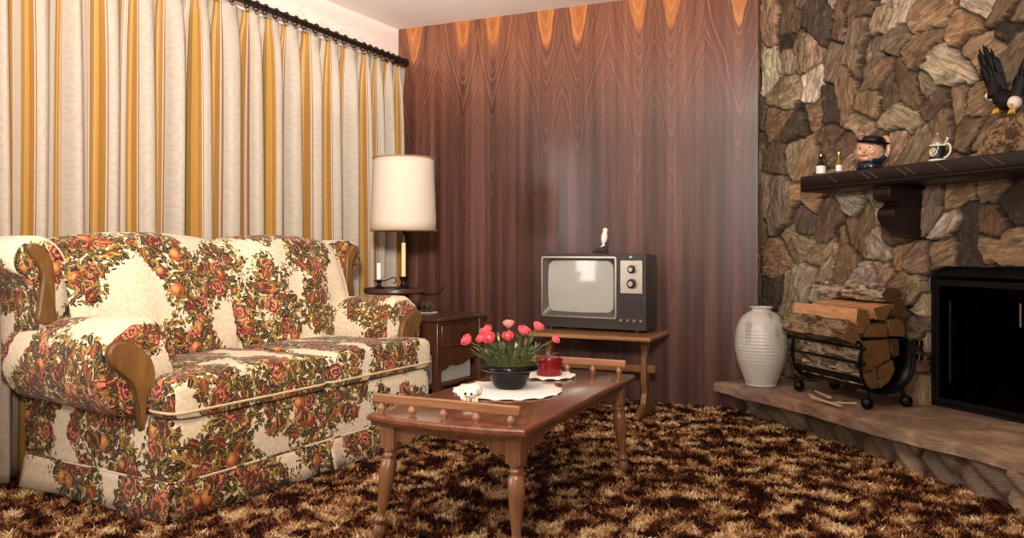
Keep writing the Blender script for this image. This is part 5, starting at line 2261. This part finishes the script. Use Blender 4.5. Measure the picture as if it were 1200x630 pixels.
def wing_of(tips, roots, wpx, cov):
    """fan of overlapping feathers from roots to tips"""
    mb = MB()
    n = len(tips)
    for lay in range(2):
        for k in range(n):
            a, b = el(*roots[k]), el(*tips[k])
            if lay:
                b = a + (b - a) * cov
            d = b - a
            ln = d.length
            d.normalize()
            sd_ = d.cross(nv3).normalized()
            rows = []
            for j in range(9):
                q = j / 8
                w = wpx * kf * .7 * (.8 + .35 * math.sin(PI * q)) * (1 if q < .8 else 1 - ((q - .8) / .2) ** 2 * .75)
                c = a + d * (ln * q) + nv3 * (.004 * (k % 2) + .014 * lay + .010 * q * q)
                rows += [c - sd_ * w, c + nv3 * .003, c + sd_ * w]
            f = []
            for j in range(8):
                for i in range(2):
                    f.append((j * 3 + i, j * 3 + i + 1, j * 3 + i + 4, j * 3 + i + 3))
            mb.add(rows, f)
    mid = n // 2
    mb.tube([el(*roots[mid]) + nv3 * .012, el(*roots[mid]) * .6 + el(*tips[mid]) * .4 + nv3 * .012], [.034, .014], 12)
    return mb


tipsL = [(1148, 64), (1150, 58), (1154, 53), (1158, 54), (1163, 57), (1166, 62), (1170, 67)]
rootsL = [(1163, 106), (1165, 108), (1168, 110), (1171, 112), (1174, 113), (1177, 113), (1180, 112)]
tipsR = [(1200 + 3 * q, b + 6) for q, (a, b) in enumerate(reversed(tipsL))]
rootsR = [(1190 + 2 * q, b) for q, (a, b) in enumerate(reversed(rootsL))]
for tp_, rp_ in ((tipsL, rootsL), (tipsR, rootsR)):
    o = obj('wing', wing_of(tp_, rp_, 4.0, .6), M_feath, eag, recalc=False, smooth=60)
    so = o.modifiers.new('thickness', 'SOLIDIFY')
    so.thickness = .003
for x in (1171, 1190):
    q0_ = el(x, 131, .02)
    mb = MB()
    for a in (-.5, 0, .5):
        mb.tube([q0_ + Vector((0, 0, .012)), q0_ + nv3 * .018 + wv * .014 * math.sin(a) + Vector((0, 0, .006)), q0_ + nv3 * .026 + wv * .03 * math.sin(a) + Vector((0, 0, -.010))], [.007, .006, .002], 8)
    mb.tube([q0_ + Vector((0, 0, .012)), q0_ - nv3 * .014 + Vector((0, 0, .035))], [.007, .009], 8)
    obj('talon', mb, M_yel, eag)

# ------------------------------------------------------------------ ribbed stone vase
vp = on_z(892, 451, HH)
DV = vp.y
vase = thing('vase', 'tall bulbous pale grey stoneware vase at the hearth end by the panelled wall', 'vase', (vp.x, vp.y, HH + .002))
M_vase = NT('speckled_stoneware')
vv = M_vase.coord()
drip = M_vase.noise(M_vase.mapping(vv, (16, 16, 2.2)), 1.0, 3, .5, .4)
_, _, vz = M_vase.sep(vv)
dm = M_vase.math('MULTIPLY', M_vase.fade(drip, .55, .68), M_vase.fade(vz, .12, .34))
cvv = M_vase.mix(M_vase.noise(vv, 70, 3), rgb(186, 180, 170), rgb(206, 200, 190))
cvv = M_vase.mix(M_vase.math('MULTIPLY', dm, .65), cvv, rgb(132, 122, 110))
M_vase = M_vase.out(cvv, 0.33, 0, .5)
hv = (455.5 - 364.5) * DV / F
rv = 30 * DV / F
vpf = [(0, 0), (.58, 0), (.60, .012), (.58, .02), (.66, .08), (.80, .20), (.92, .32), (.985, .44), (1.0, .54), (.975, .66), (.90, .77), (.76, .86), (.56, .92), (.42, .945), (.38, .955), (.37, .975), (.42, .99), (.45, 1.0), (.42, 1.006), (.36, .995), (.34, .96), (.5, .9), (.3, .3), (0, .2)]
sp = spline(vpf[3:14], 10)
vp2 = [(a * rv, b * hv) for a, b in vpf[:3]]
for a, b in sp:
    rib = .007 * math.sin(b * 150) if .28 < b < .72 else 0
    vp2.append(((a + rib) * rv, b * hv))
vp2 += [(a * rv, b * hv) for a, b in vpf[14:]]
mb = MB()
mb.lathe(vp2, 48)
obj('vase_body', mb, M_vase, vase, smooth=60)

# ------------------------------------------------------------------ log rack and firewood
f1_, f2_, f3_, f4_ = on_z(928, 457, HH), on_z(1012, 480, HH), on_z(962, 453, HH), on_z(1048, 476, HH)
rx = (f2_ - f1_)
rx.normalize()
ry = Vector((-rx.y, rx.x, 0))
if ry.dot(f3_ - f1_) < 0:
    ry = -ry
RL = .50
RW = .30
rk0 = f2_ - rx * .0
ra = math.atan2(-rx.y, -rx.x)     # local x runs back from the near end, away from the camera
rack = thing('log_holder', 'black iron log holder with curved sling and ball feet on the hearth', 'log holder', (rk0.x, rk0.y, HH), ra)
# local: x from the near end (0) to the far end (RL); y: + is side; find which side is the wall
lyv = Vector((-math.sin(ra), math.cos(ra), 0))
ws = 1 if lyv.dot(ry) > 0 else -1


def rk(x, c, z):
    return (x, ws * c, z)


def rack_px(x, y, along):
    """picture point on the rack's cross plane at distance along -> (c toward the wall, height above the hearth)"""
    q = rk0 - rx * along
    c, D = on_line(x, Vector((q.x, q.y)), Vector((ry.x, ry.y)))
    return c, zat(y, D) - HH


for x in (.0, RL):
    for c in (.02, .24):
        mb = MB()
        mb.sphere(rk(x, c, .029), .029, 16)
        mb.tube([rk(x, c, .05), rk(x + (.02 if x == 0 else -.02), c + (.02 if c < .1 else -.02), .085)], .009, 8)
        obj('ball_foot', mb, M_iron, rack, smooth=60)
# sling: curved sheet open to the top
slp = spline([(-.012, .30), (-.015, .22), (-.010, .15), (.02, .10), (.08, .072), (.15, .072), (.22, .095), (.27, .15), (.285, .23), (.285, .32)], 5)
lowp = [q for q in slp if q[1] < .16 or q[0] > .15]
mb = MB()
mb.grid(len(lowp) - 1, 6, lambda i, j: rk(.015 + (RL - .03) * j / 6, lowp[i][0], lowp[i][1]))
sl = obj('sling', mb, M_iron, rack, smooth=80)
so = sl.modifiers.new('thickness', 'SOLIDIFY')
so.thickness = .003
for x in (.0, RL):
    mb = MB()
    mb.tube([rk(x, a, b) for a, b in slp], .0075, 8)
    mb.tube(spline([rk(x, -.012, .30), rk(x, -.03, .315), rk(x, -.045, .30), rk(x, -.035, .285)], 5), .006, 8)
    obj('end_hoop', mb, M_iron, rack)
    mb = MB()
    mb.tube(spline([rk(x, -.018, .27), rk(x, -.03, .22), rk(x, -.018, .17), rk(x, -.008, .14)], 5), .005, 8)
    obj('scroll', mb, M_iron, rack)
for z in (.285, .215):
    mb = MB()
    mb.tube([rk(-.02, -.018, z), rk(RL + .02, -.018, z)], .0075, 8)
    mb.sphere(rk(RL + .03, -.018, z), .014 if z > .25 else .010, 12)
    mb.sphere(rk(-.025, -.018, z), .010, 12)
    obj('front_rail', mb, M_iron, rack)
for z in (.30, .235):
    mb = MB()
    mb.box(-.03, RL + .03, min(ws * .288, ws * .304), max(ws * .288, ws * .304), z - .011, z + .011)
    br = obj('back_rail', mb, M_iron, rack, smooth=0, bevel=.002)
    mb = MB()
    mb.box(-.034, -.0305, min(ws * .284, ws * .308), max(ws * .284, ws * .308), z - .015, z + .015)
    obj('rail_end_plate', mb, M_steel, br, smooth=0, bevel=.002)

LOGS = [
    ([(994, 374), (1000, 378), (1011, 402), (1006, 407), (989, 397)], .0, .47, M_bark, M_end, 'bark-covered split log lying along the front rail of the log holder'),
    ([(1005, 361), (1017, 363), (1020, 377), (1011, 391), (1003, 377)], .0, .46, M_pink, M_end, 'freshly split log with a smooth pinkish face above the front rail'),
    ([(1023, 361), (1043, 356), (1044, 364), (1037, 376), (1028, 374)], .0, .44, M_pink, M_end, 'split log with pale top face in the row under the topmost log'),
    ([(1018, 382), (1026, 379), (1040, 380), (1040, 395), (1013, 395)], .0, .44, M_bark, M_end, 'wedge-shaped split log in the middle of the log pile'),
    ([(1042, 374), (1051, 372), (1060, 382), (1061, 394), (1042, 394)], .0, .44, M_bark, M_end, 'rounded split log next to the wall in the middle of the pile'),
    ([(1033, 344), (1040, 336), (1054, 338), (1058, 347), (1050, 355), (1036, 353)], .0, .46, M_birch, M_end2, 'pale barked log topmost on the log pile'),
    ([(1046, 356), (1059, 350), (1060, 370), (1047, 371)], .0, .42, M_bark, M_end2, 'dark split log next to the wall, right below the topmost log'),
    ([(1044, 397), (1053, 397), (1054, 416), (1047, 419)], .01, .42, M_bark, M_end2, 'narrow dark log standing against the back rail of the log holder'),
    ([(1008, 400), (1041, 397), (1044, 420), (1028, 429), (1010, 439)], .012, .44, M_birch, M_end, 'largest pale-barked log, lying in the sling behind the rails'),
    ([(1029, 430), (1046, 421), (1049, 432), (1043, 446), (1032, 455)], .012, .44, M_bark, M_end, 'yellowish quarter log at the bottom of the sling, wall side'),
    ([(1010, 441), (1027, 431), (1030, 455), (1018, 456), (1011, 451)], .012, .44, M_birch, M_end, 'quarter log at the bottom of the sling, front side'),
]
Rk = Matrix.Translation((rk0.x, rk0.y, HH)) @ RZ(ra)
for ol, x0, ln, mb_, me_, lab in LOGS:
    pts = [rack_px(x, y, x0) for x, y in ol]
    # densify and roughen
    dn = []
    for k in range(len(pts)):
        a, b = pts[k], pts[(k + 1) % len(pts)]
        for q in range(4):
            dn.append((a[0] + (b[0] - a[0]) * q / 4, a[1] + (b[1] - a[1]) * q / 4))
    n = len(dn)
    cx = sum(a for a, b in dn) / n
    cz = sum(b for a, b in dn) / n
    rr = random.Random(int(ol[0][0] * 3 + ol[0][1]))
    mb = MB()
    ns = 9
    ofs = [[rr.uniform(-.004, .004) for _ in range(n)] for _ in range(ns + 1)]

    def lp_(i, j):
        a, b = dn[i % n]
        k = .97 + ofs[j][i % n] / .05 if 0 < j < ns else .97
        return (x0 + ln * j / ns, ws * (cx + (a - cx) * k), cz + (b - cz) * k)
    mb.grid(n, ns, lp_, closed_u=True)
    b0 = len(mb.v) - n * (ns + 1)
    mb.f.append([b0 + k for k in range(n)])
    mb.m.append(1)
    mb.uv.append(None)
    mb.f.append([b0 + n * ns + k for k in range(n)])
    mb.m.append(1)
    mb.uv.append(None)
    o = obj('firewood_log', mb, [mb_, me_], None, smooth=50)
    o.matrix_world = Rk
    tag(o, lab, 'log', 'split logs in the log holder')

# kindling sticks in front of the rack
M_kind = plain('pale_kindling', rgb(206, 184, 148), 0.7, 0, .2, 60)
for k, (xa, ya, xb, yb, w, lab) in enumerate([
        (948, 463, 972, 473, .012, 'flat pale kindling stick nearest the vase, on the hearth'),
        (950, 468, 985, 478, .010, 'pale kindling stick closest to the front edge of the hearth'),
        (955, 462, 973, 470, .008, 'short pale kindling splinter lying on top of the other sticks'),
        (970, 469, 1004, 472, .005, 'thin brown kindling stick pointing to the near ball foot'),
        (972, 474, 1004, 475, .005, 'thin pale kindling stick next to the near ball foot')]):
    a, b = on_z(xa, ya, HH + .004), on_z(xb, yb, HH + .004)
    mb = MB()
    d = (b - a)
    ln = d.length
    M = T(a.x, a.y, HH + .009 + .007 * (k % 3)) @ RZ(math.atan2(d.y, d.x))
    mb.add([(0, -w * .3, -.003), (0, w * .3, -.003), (ln, -w, -.003), (ln, w, -.003), (ln * .02, -w * .4, .004), (0, w * .3, .003), (ln, -w * .9, .004), (ln * .98, w * .8, .003)],
           [(0, 1, 3, 2), (4, 6, 7, 5), (0, 2, 6, 4), (1, 5, 7, 3), (0, 4, 5, 1), (2, 3, 7, 6)], 0, None, M)
    tag(obj('kindling_stick', mb, M_kind if k != 3 else M_bark, None, smooth=0), lab, 'kindling', 'kindling on the hearth')

# ------------------------------------------------------------------ carpet pile
def pile():
    r = np.random.default_rng(77)
    n = 260000
    # denser near the camera: sample by depth
    D = 2.0 + (5.2 - 2.0) * r.random(n) ** 1.25
    lim = 0.70
    X = (r.random(n) * 2 - 1) * lim * D
    p = np.stack([X, D], 1)

    def outside(p, q, nn, off):   # signed distance along nn from q
        return (p[:, 0] - q[0]) * nn[0] + (p[:, 1] - q[1]) * nn[1] > off
    keep = outside(p, C, nB, .012) & outside(p, C, nL, .03)
    hb0 = q0
    keep &= outside(p, (hb0.x, hb0.y), nF, -.17) | ((p[:, 1] > 4.3) & outside(p, (E0.x, E0.y), nB, .012) & (p[:, 0] < 1.1))
    # not inside the sofa
    dx = p[:, 0] - F1.x
    dy = p[:, 1] - F1.y
    ax = dx * sx_.x + dy * sx_.y
    ay = dx * sy_.x + dy * sy_.y
    keep &= ~((ax > -.0) & (ax < LS) & (ay > 0.0) & (ay < .87))
    p = p[keep]
    n = len(p)
    a = r.random(n) * 2 * PI
    lean = .3 + r.random(n) * 1.5
    hgt = .006 + r.random(n) * .011
    w = (.0016 + r.random(n) * .0022) * (p[:, 1] / 3.0)
    dxy = np.stack([np.cos(a), np.sin(a)], 1)
    wa_ = a + PI / 2 + (r.random(n) - .5) * 2.6
    s = np.stack([np.cos(wa_), np.sin(wa_)], 1) * w[:, None]
    V = np.zeros((n, 5, 3), np.float32)
    V[:, 0, :2] = p - s
    V[:, 1, :2] = p + s
    mid = p + dxy * (lean * hgt * .35)[:, None]
    V[:, 2, :2] = mid + s * .9
    V[:, 3, :2] = mid - s * .9
    V[:, 2, 2] = V[:, 3, 2] = hgt * .6
    V[:, 4, :2] = p + dxy * (lean * hgt)[:, None]
    V[:, 4, 2] = hgt
    V[:, :2, 2] = -.001
    me = bpy.data.meshes.new('carpet_pile')
    me.vertices.add(n * 5)
    me.vertices.foreach_set('co', V.reshape(-1))
    base = np.arange(n)[:, None] * 5
    quad = base + np.array([0, 1, 2, 3])
    tri = base + np.array([3, 2, 4])
    loops = np.concatenate([quad, tri], 1).reshape(-1)
    me.loops.add(n * 7)
    me.loops.foreach_set('vertex_index', loops.astype(np.int32))
    me.polygons.add(n * 2)
    st = np.stack([np.arange(n) * 7, np.arange(n) * 7 + 4], 1).reshape(-1)
    me.polygons.foreach_set('loop_start', st.astype(np.int32))
    me.update(calc_edges=True)
    at = me.attributes.new('root', 'FLOAT_VECTOR', 'POINT')
    R = np.zeros((n, 5, 3), np.float32)
    R[:, :, :2] = p[:, None, :]
    at.data.foreach_set('vector', R.reshape(-1))
    me.materials.append(make_carpet(True))
    me.validate()
    o = bpy.data.objects.new('carpet_pile', me)
    COL.objects.link(o)
    tag(o, 'shaggy carpet pile mottled in brown, gold and cream across the floor', 'carpet')
    o['kind'] = 'stuff'


pile()
